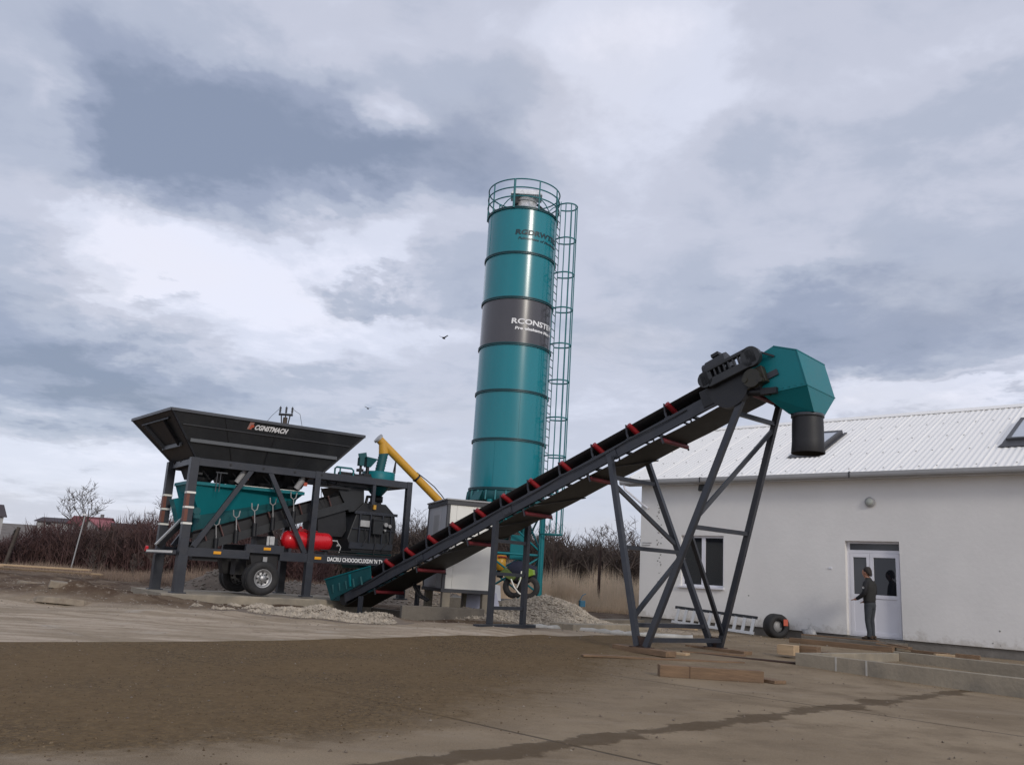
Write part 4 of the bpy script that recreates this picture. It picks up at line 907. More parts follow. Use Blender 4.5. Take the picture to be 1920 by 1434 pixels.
# axle, wheels
def wheel(uc, vc, side):
    w_ = thing('wheel', None, None); w_.parent = pl; c = (uc, vc, .835); r_ = .535
    mb = MB(); pr = [(.29, -.10), (.33, -.135), (.45, -.14), (.51, -.115), (.535, -.08), (.535, .08), (.51, .115), (.45, .14), (.33, .135), (.29, .10), (.29, -.10)]
    mb.lathe(pr, 40, 'y', c); B(mb, 'tyre', M['tyre'], w_)
    mb = MB(); o = -.10*side
    mb.lathe([(.295, -.11), (.275, -.115), (.26, -.06), (.23, -.02), (.13, -.02), (.12, -.075), (.09, -.11), (.0, -.115)] if side > 0 else [(.295, .11), (.26, .06), (.0, .05)], 32, 'y', c)
    B(mb, 'rim', M['rim'], w_)
    mb = MB()
    for k in range(8): a = math.pi*k/4; mb.tube((uc+.18*math.cos(a), vc-.035*side, .835+.18*math.sin(a)), (uc+.18*math.cos(a), vc-.012*side, .835+.18*math.sin(a)), .033, 8)
    for k in range(10): a = math.pi*k/5; mb.tube((uc+.105*math.cos(a), vc-.118*side, .835+.105*math.sin(a)), (uc+.105*math.cos(a), vc-.07*side, .835+.105*math.sin(a)), .014, 6)
    B(mb, 'hub_detail', M['black'], w_)
for vc, sd_ in ((-.17, 1), (.16, 1), (2.24, -1), (2.57, -1)): wheel(2.56, vc, sd_)
mb = MB(); mb.tube((2.56, .25, .835), (2.56, 2.2, .835), .08, 12).box(2.3, 2.82, .35, .6, .95, 1.0).box(2.3, 2.82, 1.8, 2.05, .95, 1.0); B(mb, 'axle', M['black'])
mb = MB(); mb.hexa([(2.30, .10, 1.1), (3.12, .10, 1.0), (3.12, .5, 1.0), (2.30, .5, 1.1)], [(2.15, .10, 1.63), (3.12, .10, 1.63), (3.12, .5, 1.63), (2.15, .5, 1.63)]).hexa([(1.9, 1.8, .9), (2.9, 1.8, .9), (2.9, 2.2, .9), (1.9, 2.2, .9)], [(1.7, 1.8, 1.6), (3.1, 1.8, 1.6), (3.1, 2.2, 1.6), (1.7, 2.2, 1.6)]); B(mb, 'suspension_hanger', M['black'])
B(MB().box(.35, 1.15, .1, .5, 1.30, 1.42), 'underrun_box', M['black']); B(MB().box(2.0, 2.35, .9, 1.4, .9, 1.5), 'air_spring', M['black'])
mb = MB(); mb.box(2.58, 2.72, -.02, 0.0, 1.36, 1.52); B(mb, 'axle_plate', M['gutter'])
# red air tank
mb = MB(); pr = [(.0, 3.28), (.12, 3.30), (.24, 3.36), (.31, 3.46), (.32, 3.55), (.32, 4.88), (.31, 4.97), (.24, 5.06), (.12, 5.12), (.0, 5.14)]
mb.lathe(pr, 32, 'x', (0, .45, 2.13)); tk = B(mb, 'air_tank', M['redtank'])
mb = MB(); mb.box(3.85, 4.1, .35, .55, 2.44, 2.53).tube((3.95, .45, 2.5), (3.95, .45, 2.62), .05, 10).tube((4.05, .3, 2.47), (4.5, .3, 2.47), .03, 8); B(mb, 'compressor', M['red'], tk)
mb = MB(); mb.box(3.5, 3.6, .2, .7, 1.72, 1.85).box(4.8, 4.9, .2, .7, 1.72, 1.85); B(mb, 'tank_foot', M['steel'], tk)
mb = MB(); mb.tube((5.14, .45, 2.2), (5.35, .45, 2.2), .03, 8).tube((5.32, .42, 2.05), (5.40, .42, 2.05), .05, 8).path([(5.3, .4, 2.2), (5.45, .35, 2.0), (5.4, .35, 1.8)], .018, 6); B(mb, 'tank_valve', M['alu'], tk)
mb = MB(); mb.box(2.62, 3.15, .9, 1.5, 1.7, 2.2).box(2.9, 3.12, .25, .5, 1.75, 2.15); B(mb, 'air_unit', M['darker'])
mb = MB(); mb.box(2.72, 2.80, .2, .24, 1.9, 2.2).box(2.82, 2.98, .2, .22, 1.92, 2.2); B(mb, 'notice_plate', M['alu'])
# mixer
mx_ = thing('mixer', None, None); mx_.parent = pl
def ext(mb, prof, v0, v1): return mb.hexa([(a, v0, b) for a, b in prof], [(a, v1, b) for a, b in prof])
mb = MB(); ext(mb, [(5.82, 1.88), (7.36, 1.88), (7.48, 2.5), (7.52, 2.85), (7.42, 3.26), (5.92, 3.26), (5.80, 2.9), (5.62, 2.3)], .25, 2.1); B(mb, 'mixer_body', M['dark'], mx_, bevel=.02)
mb = MB(); ext(mb, [(5.85, 3.262), (7.46, 3.262), (7.05, 3.62), (6.2, 3.62)], .30, 2.0); B(mb, 'mixer_lid', M['darker'], mx_, bevel=.01)
mb = MB(); mb.box(5.80, 7.50, .17, .249, 3.20, 3.30).box(5.75, 7.4, .19, .249, 2.66, 2.70).box(5.7, 7.4, .19, .249, 1.98, 2.2)
for u in (6.0, 6.42, 6.9, 7.25): mb.box(u, u+.04, .16, .249, 2.2, 3.2)
for k in range(14): mb.tube((5.9+k*.115, .15, 3.25), (5.9+k*.115, .17, 3.25), .015, 5)
B(mb, 'mixer_flange', M['steel'], mx_)
mb = MB(); mb.box(6.02, 6.38, .12, .16, 2.76, 2.98); B(mb, 'rating_plate', M['alu'], mx_)
mb = MB(); mb.box(6.48, 6.85, -.0, .155, 2.52, 3.04).box(6.46, 6.87, -.02, .155, 3.0, 3.06); B(mb, 'drive_guard', M['dark'], mx_, bevel=.01)
mb = MB(); mb.tube((7.02, .08, 2.88), (7.02, .2, 2.88), .075, 14).tube((7.18, .08, 2.84), (7.18, .2, 2.84), .06, 14).tube((7.0, .08, 2.68), (7.0, .2, 2.68), .04, 10); B(mb, 'shaft_end', M['gutter'], mx_)
mb = MB(); mb.path([(6.2, .1, 2.7), (6.3, .08, 2.4), (6.15, .08, 2.1)], .02, 5).path([(6.6, .1, 2.5), (6.65, .07, 2.2), (6.6, .07, 1.8)], .02, 5).path([(7.1, .1, 2.6), (7.15, .06, 2.3), (6.95, .07, 2.05), (6.95, .1, 1.85)], .022, 5); B(mb, 'hose', M['black'], mx_)
mb = MB(); mb.box(6.52, 6.62, .2, .28, 3.40, 3.56); B(mb, 'lid_sticker', M['yellow'], mx_)
mb = MB(); ext(mb, [(5.15, 4.10), (6.20, 4.14), (6.25, 3.64), (6.0, 3.30), (5.70, 3.24), (5.35, 3.75)], .45, 1.95); B(mb, 'inlet_hood', M['dark'], mx_, bevel=.01)
mb = MB(); ext(mb, [(4.55, 3.05), (5.60, 3.32), (5.70, 2.6), (5.55, 2.35), (4.65, 2.35)], .55, 1.9); B(mb, 'inlet_chute', M['darker'], mx_, bevel=.01)
mb = MB(); mb.box(4.9, 7.75, .15, 2.3, 1.76, 1.80).box(4.6, 7.7, .1, .16, 1.84, 1.88).box(5.2, 7.7, .1, .16, 1.73, 1.75); B(mb, 'deck', M['darker'], mx_)
mb = MB(); mb.hexa([(6.3, .6, 1.3), (7.4, .6, 1.3), (7.4, 1.9, 1.3), (6.3, 1.9, 1.3)], [(6.1, .4, 1.85), (7.5, .4, 1.85), (7.5, 2.0, 1.85), (6.1, 2.0, 1.85)]); B(mb, 'discharge_chute', M['tealdk'], mx_)
# cement weigher
cw_ = thing('cement_weigher', None, None); cw_.parent = pl
mb = MB(); mb.lathe([(0, 4.86), (.60, 4.86), (.62, 4.84), (.62, 4.56), (.62, 4.50), (.19, 3.98), (0, 3.98)], 40, c=(7.10, 1.2, 0)); B(mb, 'weigh_cone', M['teal'], cw_)
mb = MB(); mb.lathe([(0, 3.74), (.24, 3.74), (.24, 3.96), (0, 3.96)], 28, c=(7.10, 1.2, 0)).tube((7.0, 1.2, 3.55), (7.0, 1.2, 3.75), .2, 16).path([(6.85, 1.0, 3.9), (6.6, .95, 3.9), (6.55, .95, 3.6)], .06, 8); B(mb, 'butterfly_valve', M['darker'], cw_)
mb = MB(); n_ = 14; pr = []
for k in range(n_+1):
    z_ = 4.86+.74*k/n_; pr.append((.185 if k % 2 else .165, z_))
mb.lathe(pr, 28, c=(0, 0, 0)); mb.v = [(x_+7.12+.12*(z_-4.86)/.74, y_+1.2, z_) for x_, y_, z_ in mb.v]; B(mb, 'dust_sleeve', M['tealdk'], cw_)
mb = MB(); mb.tube((7.55, .9, 4.86), (7.6, .9, 5.22), .02, 6).tube((7.62, .9, 4.86), (7.62, .9, 5.3), .03, 6); B(mb, 'support_rod', M['darker'], cw_)
# handrail, dosing units
mb = MB(); mb.path([(5.02, .5, 4.49), (5.02, .5, 4.74), (5.08, .5, 4.80), (5.66, .5, 4.80), (5.74, .5, 4.74), (5.74, .5, 4.49)], .035, 8).path([(5.22, .5, 4.49), (5.22, .5, 4.78)], .03, 8); B(mb, 'handrail', M['tealrail'])
dz = thing('dosing_unit', None, None); dz.parent = pl
mb = MB(); mb.hexa([(6.42, .85, 4.98), (6.58, .85, 4.98), (6.58, 1.1, 4.98), (6.42, 1.1, 4.98)], [(6.36, .75, 5.34), (6.80, .75, 5.30), (6.80, 1.2, 5.30), (6.36, 1.2, 5.34)]).box(6.12, 6.30, .85, 1.05, 5.0, 5.30).beam((6.10, .95, 5.34), (6.42, .95, 5.42), .2, .03, up=(0, 1, 0)); B(mb, 'dosing_hopper', M['tealdk'], dz)
mb = MB(); mb.tube((6.22, .95, 4.5), (6.22, .95, 5.0), .05, 8).tube((6.5, .95, 4.55), (6.5, .95, 4.98), .07, 8).tube((5.3, .8, 4.60), (6.6, .8, 4.58), .075, 10).box(5.35, 5.9, .7, .95, 4.56, 4.68).box(6.3, 6.6, .8, 1.1, 4.50, 4.72).box(6.1, 6.3, .85, 1.05, 4.78, 4.88); B(mb, 'dosing_motor', M['darker'], dz)
mb = MB(); mb.box(4.3, 7.7, .3, .9, 4.30, 4.34).box(5.0, 6.4, .2, .3, 4.14, 4.26); B(mb, 'walkway', M['darker'])

# screw conveyor from the silo to the cement weigher
def PW(u, v, z): return plM @ (MS @ Vector((u, v, z)))
pa = PW(6.98, 1.2, 6.13); pb = Vector((.0, 30.45, 1.82)); dr_ = (pb-pa).normalized(); 
sc = thing('screw_conveyor', 'slanting yellow tubular screw conveyor between the cement weigher and the silo', 'screw conveyor', tuple(pb))
def rel(p): return Vector(p)-pb
MB().tube(rel(pa), rel(pb), .135, 22).build('tube', M['yellow'], sc)
MB().tube(rel(pa-dr_*.05), rel(pa+dr_*.02), .175, 24).build('end_flange', M['gutter'], sc)
for f in (.30, .62):
    q_ = pa.lerp(pb, f); MB().tube(rel(q_-dr_*.03), rel(q_+dr_*.03), .16, 22).build('tube_flange', M['darker'], sc)
q_ = pa+dr_*.22; MB().tube(rel(q_), rel(PW(7.24, 1.2, 5.60)), .15, 20, r2=.165).build('outlet_spout', M['yellow'], sc)
n_ = Vector((0, -.2, 1)); n_ = (n_-dr_*n_.dot(dr_)).normalized(); pts = []
for f in np.linspace(.28, .98, 12): pts.append(rel(pa.lerp(pb, f)+n_*(.17+.05*math.sin(f*19))))
MB().path(pts, .018, 5).build('cable', M['black'], sc)
MB().lathe([(.0, -.30), (.19, -.30), (.19, .22), (0, .22)], 20, c=(0, 0, .1)).build('inlet_valve', M['yellow'], sc)
MB().lathe([(.2, 0), (.21, .0), (.21, .07), (.2, .07)], 20, c=(0, 0, .22)).build('valve_band', M['orange'], sc)
MB().tube((0, 0, -.45), (0, 0, -.2), .12, 14).build('motor', M['darker'], sc)
# ================================================================ YARD OBJECTS
def solo(mb, name, label, cat, mat, loc=(0, 0, 0), rz=0., group=None, kind=None, bevel=0, rot=None):
    o = mb.build(name, mat, None, loc, rz, bevel, rot); return tag(o, label, cat, group, kind)
def irregular(mb, seed, amp):          # roughen a cut mesh a little
    rnd = random.Random(seed); mb.v = [(x+rnd.uniform(-amp, amp), y+rnd.uniform(-amp, amp), z+rnd.uniform(-amp, amp)*.5) for x, y, z in mb.v]; return mb
# concrete pad under the plant
mb = MB(); nseg = 26; U0, U1 = -.5, 5.62
vs = []
rnd = random.Random(5)
for k in range(nseg+1):
    u = U0+(U1-U0)*k/nseg; e = rnd.uniform(-.03, .03)
    chip = .0 if k > 1 else .06
    vs += [(u, -.42+e*.4, -.5), (u, -.40+e*.4, -.035+e*.3), (u, -.36+e+chip, .0), (u, 3.1, .0), (u, 3.1, -.5)]
fs = []
for k in range(nseg):
    a = k*5; b = a+5; fs += [(a+i, b+i, b+i+1, a+i+1) for i in range(4)]
fs += [(0, 1, 2, 3, 4), tuple(nseg*5+i for i in (4, 3, 2, 1, 0))]
mb.add(vs, fs); padR = R(35)
solo(mb, 'concrete_pad', 'long weathered concrete pad under the wheels and legs of the batching plant', 'concrete pad', M['conc'], (-8.67, 23.7, .425), padR)
# pit walls
solo(MB().box(0, 2.3, 0, .22, -1.4, .50), 'retaining_wall', 'low dark concrete retaining wall between the loading pit and the cabin', 'retaining wall', M['concd'], (-2.52, 23.15, 0), R(19.5), bevel=.02)
solo(MB().box(-22.2, -17.6, 17.32, 17.5, -1.1, .22), 'pit_wall', 'concrete back wall of the pit under the conveyor tail', 'pit wall', M['concd'], rz=A43, bevel=.015)
# concrete footing behind the tall trestle
solo(MB().box(-14.1, -13.72, 17.55, 21.6, -.3, .33).box(-14.5, -14.1, 17.55, 17.95, -.3, .33), 'concrete_footing', 'low pale concrete footing block between the gravel heap and the tall trestle', 'footing', M['conc'], rz=A43, bevel=.02)
solo(MB().box(-16.6, -16.2, 20.5, 25.5, -.3, .30), 'concrete_beam', 'dark concrete ground beam behind the footing, running towards the white wall', 'ground beam', M['concd'], rz=A43, bevel=.02)
# foundation kerb on the right
kb = thing('foundation_kerb', 'raised concrete foundation kerb forming an open rectangle at the right of the yard', 'kerb', (0, 0, 0), A43)
def KB(o0, s0, z0): return (s0, o0, z0)
# front wall from (s=-8.0,o=17.78) running towards the camera-right, slightly oblique
fa, fb = Vector((-7.42, 16.46, 0)), Vector((-1.0, 15.92, 0)); dirk = (fb-fa).normalized(); nk = Vector((-dirk.y, dirk.x, 0))
def wallseg(mb, p, q, th, z0, z1): 
    d = (q-p).normalized(); n = Vector((-d.y, d.x, 0))*th
    mb.hexa([p+Vector((0, 0, z0)), q+Vector((0, 0, z0)), q+n+Vector((0, 0, z0)), p+n+Vector((0, 0, z0))], [p+Vector((0, 0, z1)), q+Vector((0, 0, z1)), q+n+Vector((0, 0, z1)), p+n+Vector((0, 0, z1))])
mb = MB(); wallseg(mb, fa, fb, .14, -.3, .30); mb.build('front_wall', M['conc'], kb, bevel=.012)
ba, bb = Vector((-6.75, 19.9, 0)), Vector((-1.2, 19.1, 0))
mb = MB(); wallseg(mb, ba, bb, .14, -.3, .33); mb.build('back_wall', M['conc'], kb, bevel=.012)
mb = MB(); wallseg(mb, fa+nk*.141, ba+Vector((0, -.002, 0)), -.14, -.3, .298); mb.build('end_wall', M['conc'], kb, bevel=.012)
mb = MB()
for f in (.125, .215): 
    p = fa.lerp(fb, f)-nk*.004; mb.hexa([p+Vector((0, 0, -.05)), p+dirk*.035+Vector((0, 0, -.05)), p+dirk*.035+nk*.004+Vector((0, 0, -.05)), p+nk*.004+Vector((0, 0, -.05))], [p+Vector((0, 0, .295)), p+dirk*.035+Vector((0, 0, .295)), p+dirk*.035+nk*.004+Vector((0, 0, .295)), p+nk*.004+Vector((0, 0, .295))])
mb.build('mortar_joint', pm('mortar', (.42, .40, .36), .9, 0, .1, 5), kb)
# door step platform of boards and concrete in front of the door
solo(MB().box(-10.4, -7.9, 23.45, 24.46, -.3, .335), 'door_step', 'rough concrete step below the white double door', 'step', M['concd'], rz=A43, bevel=.02)
def board(s, o, z, ln, w, h, ang, label, mat='timber', group=None, tilt=0., name='timber_board'):
    p = K(s, o, z); mb = MB(); nn = 6; vs = []; rd = random.Random(int(abs(s*100+o*37)))
    for i in range(nn+1):
        x_ = -ln/2+ln*i/nn; dz_ = rd.uniform(-.004, .004); dy_ = rd.uniform(-.004, .004)
        vs += [(x_, -w/2+dy_, dz_), (x_, w/2+dy_, dz_), (x_, w/2+dy_, h+dz_), (x_, -w/2+dy_, h+dz_)]
    fs = [(i*4+k, i*4+(k+1) % 4, i*4+4+(k+1) % 4, i*4+4+k) for i in range(nn) for k in range(4)]+[(3, 2, 1, 0), (nn*4, nn*4+1, nn*4+2, nn*4+3)]
    mb.add(vs, fs)
    o_ = mb.build(name, M[mat], None, tuple(p), 0, .004, rot=(0, tilt, A43+ang))
    return tag(o_, label, 'timber', group)
G1 = 'boards and timber lying by the door step'
board(-9.4, 23.62, .336, 2.0, .24, .03, .04, 'long pale scaffold board on the step right in front of the door', 'timber', G1)
board(-8.0, 23.5, .29, 1.1, .16, .035, -.35, 'short splintered board sticking out right of the man\'s feet', 'timber', G1, .06)
board(-7.6, 23.2, .24, 1.3, .18, .03, .25, 'dark weathered board sloping down to the soil right of the step', 'timber', G1, .10)
board(-6.9, 22.9, .20, .9, .14, .06, -.2, 'thick broken timber lying in the soil further right of the step', 'timber', G1)
board(-6.3, 22.6, .19, .8, .22, .05, .5, 'crooked wide plank on the soil near the back kerb', 'timberl', G1)
board(-5.9, 22.3, .18, .5, .16, .12, .1, 'stubby squared timber offcut near the back kerb', 'timber', G1)
board(-8.9, 22.4, .17, 2.6, .2, .12, .03, 'long grey beam on the ground just below the door step', 'timber', G1)
board(-7.9, 18.9, .165, 1.9, .22, .06, -.12, 'flat grey board behind the left end of the foundation kerb', 'timber', G1)
for k, (s_, o_) in enumerate(((-8.05, 17.55), (-7.75, 17.95))):
    solo(MB().box(-.17, .17, -.14, .14, 0, .2).box(-.19, -.171, -.14, .14, .02, .19), 'timber_block', ('fresh yellowish timber block on the left corner of the foundation kerb', 'second browner timber block just right of the yellowish one')[k], 'timber block', M['timberl' if k == 0 else 'timber'], tuple(K(s_, o_, .17)), A43+.1*k, bevel=.006)
# timbers under the tall trestle and in front of it
board(-9.80, 14.80, .083, 1.45, .30, .105, -.42+.25, 'thick timber sleeper under the near feet of the tall trestle', 'timber')
board(-9.40, 17.05, .083, 1.5, .30, .105, -.32+.2, 'thick timber sleeper under the far feet of the tall trestle', 'timber')
board(-9.35, 16.0, .085, 4.2, .10, .03, .30, 'long thin rusty strip crossing the ground between the trestle feet', 'rust', tilt=0)
board(-9.0, 14.3, .05, 3.2, .16, .035, .95, 'thin flat plank lying crosswise before the trestle sleepers', 'timber')
bm = thing('timber_beam', 'long squared brown timber beam lying in front of the tall trestle', 'timber', (3.43, 14.10, 0), .0)
MB().box(-.82, .82, -.11, .11, .0, .175).build('beam', M['timber'], bm, bevel=.006)
mb = MB()
for x_ in (-.36, ): mb.box(x_, x_+.02, -.1110, .1110, .003, .1762)
mb.build('nailed_strap', pm('strap', (.10, .06, .035), .85, 0, .2, 8), bm)
board(-9.9, 15.3, .083, 1.5, .22, .045, .15, 'flat plank under the near sleeper of the tall trestle', 'timberl')
board(-9.1, 16.3, .083, 1.3, .20, .05, .75, 'short flat plank between the two trestle sleepers', 'timber')
board(-7.05, 13.55, .0, 1.7, .26, .05, -.30, 'wide flat plank right beside the squared timber beam', 'timber')
# ladder lying against the wall foot
lp, lq = K(-14.75, 23.9, .52), K(-11.9, 23.75, .40)
dl_ = (lq-lp).normalized(); ldr = thing('aluminium_ladder', 'aluminium ladder lying on its side along the foot of the white wall', 'ladder', tuple(lp))
upv = (Vector((0, 0, 1))*.93+ndv*.35).normalized(); upv = (upv-dl_*upv.dot(dl_)).normalized(); LL = (lq-lp).length
for h_ in (-.17, .30):
    MB().beam(upv*h_, dl_*LL+upv*h_, .035, .08, up=upv).build('rail', M['alu'] if h_ < 0 else M['darker'], ldr)
mb = MB()
for k in range(10): mb.beam(dl_*(.15+k*.29)+upv*-.16, dl_*(.15+k*.29)+upv*.29, .10, .03, up=ndv)
mb.build('rung', M['alu'], ldr)
board(-14.4, 23.2, .18, 1.9, .16, .03, -.1, 'thin pale board lying on the ground left of the aluminium ladder', 'timberl', None, -.03)
# old tyre leaning on the wall
ty = thing('old_tyre', 'old black tyre standing against the white wall with an orange patch', 'tyre', tuple(K(-11.35, 23.95, .50)), A43+.95)
MB().lathe([(.17, -.16), (.23, -.20), (.30, -.19), (.335, -.15), (.34, .15), (.30, .19), (.23, .20), (.17, .16), (.17, -.16)], 32, 'y').build('casing', M['tyre'], ty)
MB().lathe([(.0, -.06), (.168, -.06), (.168, -.04), (0, -.04)], 20, 'y').build('hub_cover', M['gutter'], ty)
mb = MB(); mb.box(.12, .26, -.205, -.195, .02, .20); mb.build('orange_patch', M['orange'], ty, bevel=.01)
# plastic rubble bag by the wall
def lump(n, r, seed, amp=.25, sq=(1, 1, 1), sub=2):
    import bmesh
    b = bmesh.new(); bmesh.ops.create_icosphere(b, subdivisions=sub, radius=r); rd = random.Random(seed); ph = [rd.uniform(0, 6) for _ in range(9)]
    vs = []
    for v in b.verts:
        d = v.co.normalized(); k = 1+amp*(math.sin(d.x*3+ph[0])*math.sin(d.y*4+ph[1])+.6*math.sin(d.z*6+ph[2]+d.x*5)+.4*math.sin(d.y*9+ph[3]))
        vs.append((v.co.x*k*sq[0], v.co.y*k*sq[1], v.co.z*k*sq[2]))
    fs = [tuple(v.index for v in f.verts) for f in b.faces]; b.free(); return vs, fs
vs, fs = lump(0, .2, 4, .28, (1, .7, 1.0)); solo(MB().add(vs, fs, True), 'plastic_bag', 'crumpled grey plastic bag against the foot of the white wall', 'bag', pm('bag', (.33, .33, .33), .4, 0, .3, 9, .3, 20), tuple(K(-10.4, 24.05, .35)), A43)
# pale membrane roll across the ground by the footing
pts = []
for i in range(22):
    f = i/21; pts.append(K(-14.75+f*3.4, 17.1+f*2.1+.16*math.sin(f*7), .19))
o = solo(MB().path([(p.x, p.y, p.z) for p in pts], [.05+.04*math.sin(i*1.7)**2 for i in range(22)], 8), 'membrane_roll', 'crumpled pale membrane roll lying in front of the concrete footing', 'membrane', pm('membrane', (.42, .41, .38), .6, 0, .2, 4, .5, 12))
# gravel heaps: displaced mound plus loose stones
stones = []
def stone_verts(c, r, rd):
    a = [rd.uniform(.6, 1.3) for _ in range(6)]
    return [(c[0]+r*a[0], c[1], c[2]), (c[0], c[1]+r*a[1], c[2]), (c[0]-r*a[2], c[1], c[2]), (c[0], c[1]-r*a[3], c[2]), (c[0]+r*rd.uniform(-.4, .4), c[1]+r*rd.uniform(-.4, .4), c[2]+r*a[4]*.8), (c[0], c[1], c[2]-r*a[5]*.6)]
SF = [(0, 1, 4), (1, 2, 4), (2, 3, 4), (3, 0, 4), (1, 0, 5), (2, 1, 5), (3, 2, 5), (0, 3, 5)]
def heap(name, label, fn, x0, x1, y0, y1, n, rs, mat, smat, seed):
    rd = random.Random(seed); nx_ = 70; ny_ = 44; vs = []
    for j in range(ny_):
        for i in range(nx_):
            x = x0+(x1-x0)*i/(nx_-1); y = y0+(y1-y0)*j/(ny_-1); vs.append((x, y, fn(x, y)))
    fs = [(j*nx_+i, j*nx_+i+1, (j+1)*nx_+i+1, (j+1)*nx_+i) for j in range(ny_-1) for i in range(nx_-1)]
    root = thing(name, label, 'gravel heap'); tag(root, kind='stuff')
    me_ = MB().add(vs, fs, True).build('heap_body', mat, root, fix=False)
    mb = MB(); c = 0
    while c < n:
        x = rd.uniform(x0, x1); y = rd.uniform(y0, y1); z = fn(x, y)
        if z < float(gz(x, y))+.01: continue
        r = rs*rd.uniform(.4, 1.4)*(1.6 if rd.random() < .06 else 1); vs_ = stone_verts((x, y, z+r*.25), r, rd)
        mb.v.extend(vs_); k = len(mb.v)-6; mb.f.extend([tuple(q_+k for q_ in f) for f in SF]); mb.sm.extend([False]*8); c += 1
    mb.build('loose_stone', smat, root, fix=False)
    return root
def h1(x, y):
    a = .86*math.exp(-(((x-1.75)/1.15)**2+((y-26.2)/1.3)**2)**.9)+.50*math.exp(-(((x-.2)/1.1)**2+((y-26.0)/1.1)**2))+.42*math.exp(-(((x+1.3)/1.2)**2+((y-24.6)/.8)**2))
    a += .05*math.sin(x*5+y*2)*math.sin(y*4-x)*min(1, a*3)
    return float(gz(x, y))-.06+a*.78
heap('gravel_heap', 'pale crushed stone heap in front of the silo legs', h1, -3.2, 4.4, 23.6, 28.6, 9500, .046, M['stonem'], M['stone'], 1)
def h2(x, y):
    a = .10*math.exp(-(((x+4.3)/2.7)**2+((y-21.1)/.9)**2))+.12*math.sin(x*4)*math.sin(y*5)*math.exp(-(((x+5.5)/2.2)**2+((y-21.9)/.7)**2))
    return float(gz(x, y))-.05+a
heap('rubble_bank', 'low bank of pale rubble spilled along the front of the concrete pad', h2, -9.6, -.8, 19.6, 23.4, 4600, .032, M['earth'], M['stone'], 2)
# sandy mound left of the pad, soil bank behind the wheels
def h3(x, y): return float(gz(x, y))-.05+1.0*math.exp(-(((x+9.2)/1.5)**2+((y-30.5)/1.2)**2))+.75*math.exp(-(((x+5.0)/3.6)**2+((y-33)/1.6)**2))*(1+.2*math.sin(x*3))
heap('soil_heap', 'brown soil and rubble bank seen below the chassis of the batching plant', h3, -14, 0, 28.3, 36, 2000, .05, M['earth'], M['stonem'], 3)
# scattered stones and chunks on the yard
rd = random.Random(11); mb = MB()
for c in range(2600):
    if c < 1500: x = rd.gauss(-9.5, 4.2); y = rd.uniform(19.5, 30)
    elif c < 2000: x = rd.uniform(-12, 12); y = rd.uniform(7, 22)
    else: x = rd.gauss(3, 3); y = rd.gauss(25, 2)
    s_ = x*cdv.x+y*cdv.y; o_ = x*ndv.x+y*ndv.y
    if -22.5 < s_ < -17.2 and 14.6 < o_ < 17.7: continue
    r = rd.uniform(.008, .03)*(1.9 if (rd.random() < .10 and y > 20) else 1)*(1 if y > 18 else .45); vs_ = stone_verts((x, y, float(gz(x, y))+r*.2), r, rd)
    mb.v.extend(vs_); k = len(mb.v)-6; mb.f.extend([tuple(q_+k for q_ in f) for f in SF]); mb.sm.extend([False]*8)
tag(mb.build('loose_stones', M['stonem'], None, fix=False), 'loose pebbles and stone chips scattered over the yard', 'stones', None, 'stuff')
M['gritd'] = pm('grit_dark', (.085, .055, .028), .95, 0, .5, 9, world=True); M['gritl'] = pm('grit_light', (.17, .125, .075), .9, 0, .4, 9, world=True)
for nm_, mt_, cnt, sd_ in (('dark_grit', 'gritd', 6000, 31), ('pale_grit', 'gritl', 3500, 32)):
    rg_ = np.random.RandomState(sd_); n_ = cnt*3
    x = rg_.uniform(-9, 5, n_); y = rg_.uniform(6, 17, n_); e_ = x+(15-y)*.36
    keep = (e_+rg_.normal(0, .7, n_) < 2.0) & (y-.7*x+rg_.normal(0, .6, n_) > 8.2) & (((x+7.21)*-11.34+(y-13)*13.24) < -2) & (rg_.rand(n_) < np.clip(1.2-(y-8)*.06+x*.07, .2, 1)); x = x[keep][:cnt]; y = y[keep][:cnt]; n_ = len(x)
    r = rg_.choice([.004, .005, .006, .008, .011], n_)*rg_.uniform(.7, 1.2, n_); P = np.stack([x, y, gz(x, y)+r*.15], 1)
    off = np.array([(1, 0, 0), (0, 1, 0), (-1, 0, 0), (0, -1, 0), (0, 0, .8), (0, 0, -.6)]); v_ = P[:, None]+off[None]*r[:, None, None]*rg_.uniform(.6, 1.3, (n_, 6, 1)); f_ = (np.arange(n_)[:, None, None]*6+np.array(SF)[None]).reshape(-1, 3)
    me_ = bpy.data.meshes.new(nm_); me_.from_pydata(v_.reshape(-1, 3).tolist(), [], f_.tolist()); me_.materials.append(M[mt_]); o_ = bpy.data.objects.new(nm_, me_); COL.objects.link(o_)
    tag(o_, ('darker' if sd_ == 31 else 'paler')+' grit grains scattered on the brown gravelly patch of the yard', 'grit', None, 'stuff')
rd = random.Random(21); mb = MB()
for c in range(900):
    x = rd.uniform(-7, 9); y = rd.uniform(5.5, 16)
    if rd.random() > (.25+.75*(1 if x > y*.12-.5 else .25)): continue
    r = rd.choice((.004, .006, .008, .008, .012, .018)); vs_ = stone_verts((x, y, float(gz(x, y))+r*.2), r, rd)
    mb.v.extend(vs_); k = len(mb.v)-6; mb.f.extend([tuple(q_+k for q_ in f) for f in SF]); mb.sm.extend([False]*8)
tag(mb.build('soil_crumbs', M['earth'], None, fix=False), 'dark crumbs of soil scattered over the foreground concrete', 'soil', None, 'stuff')
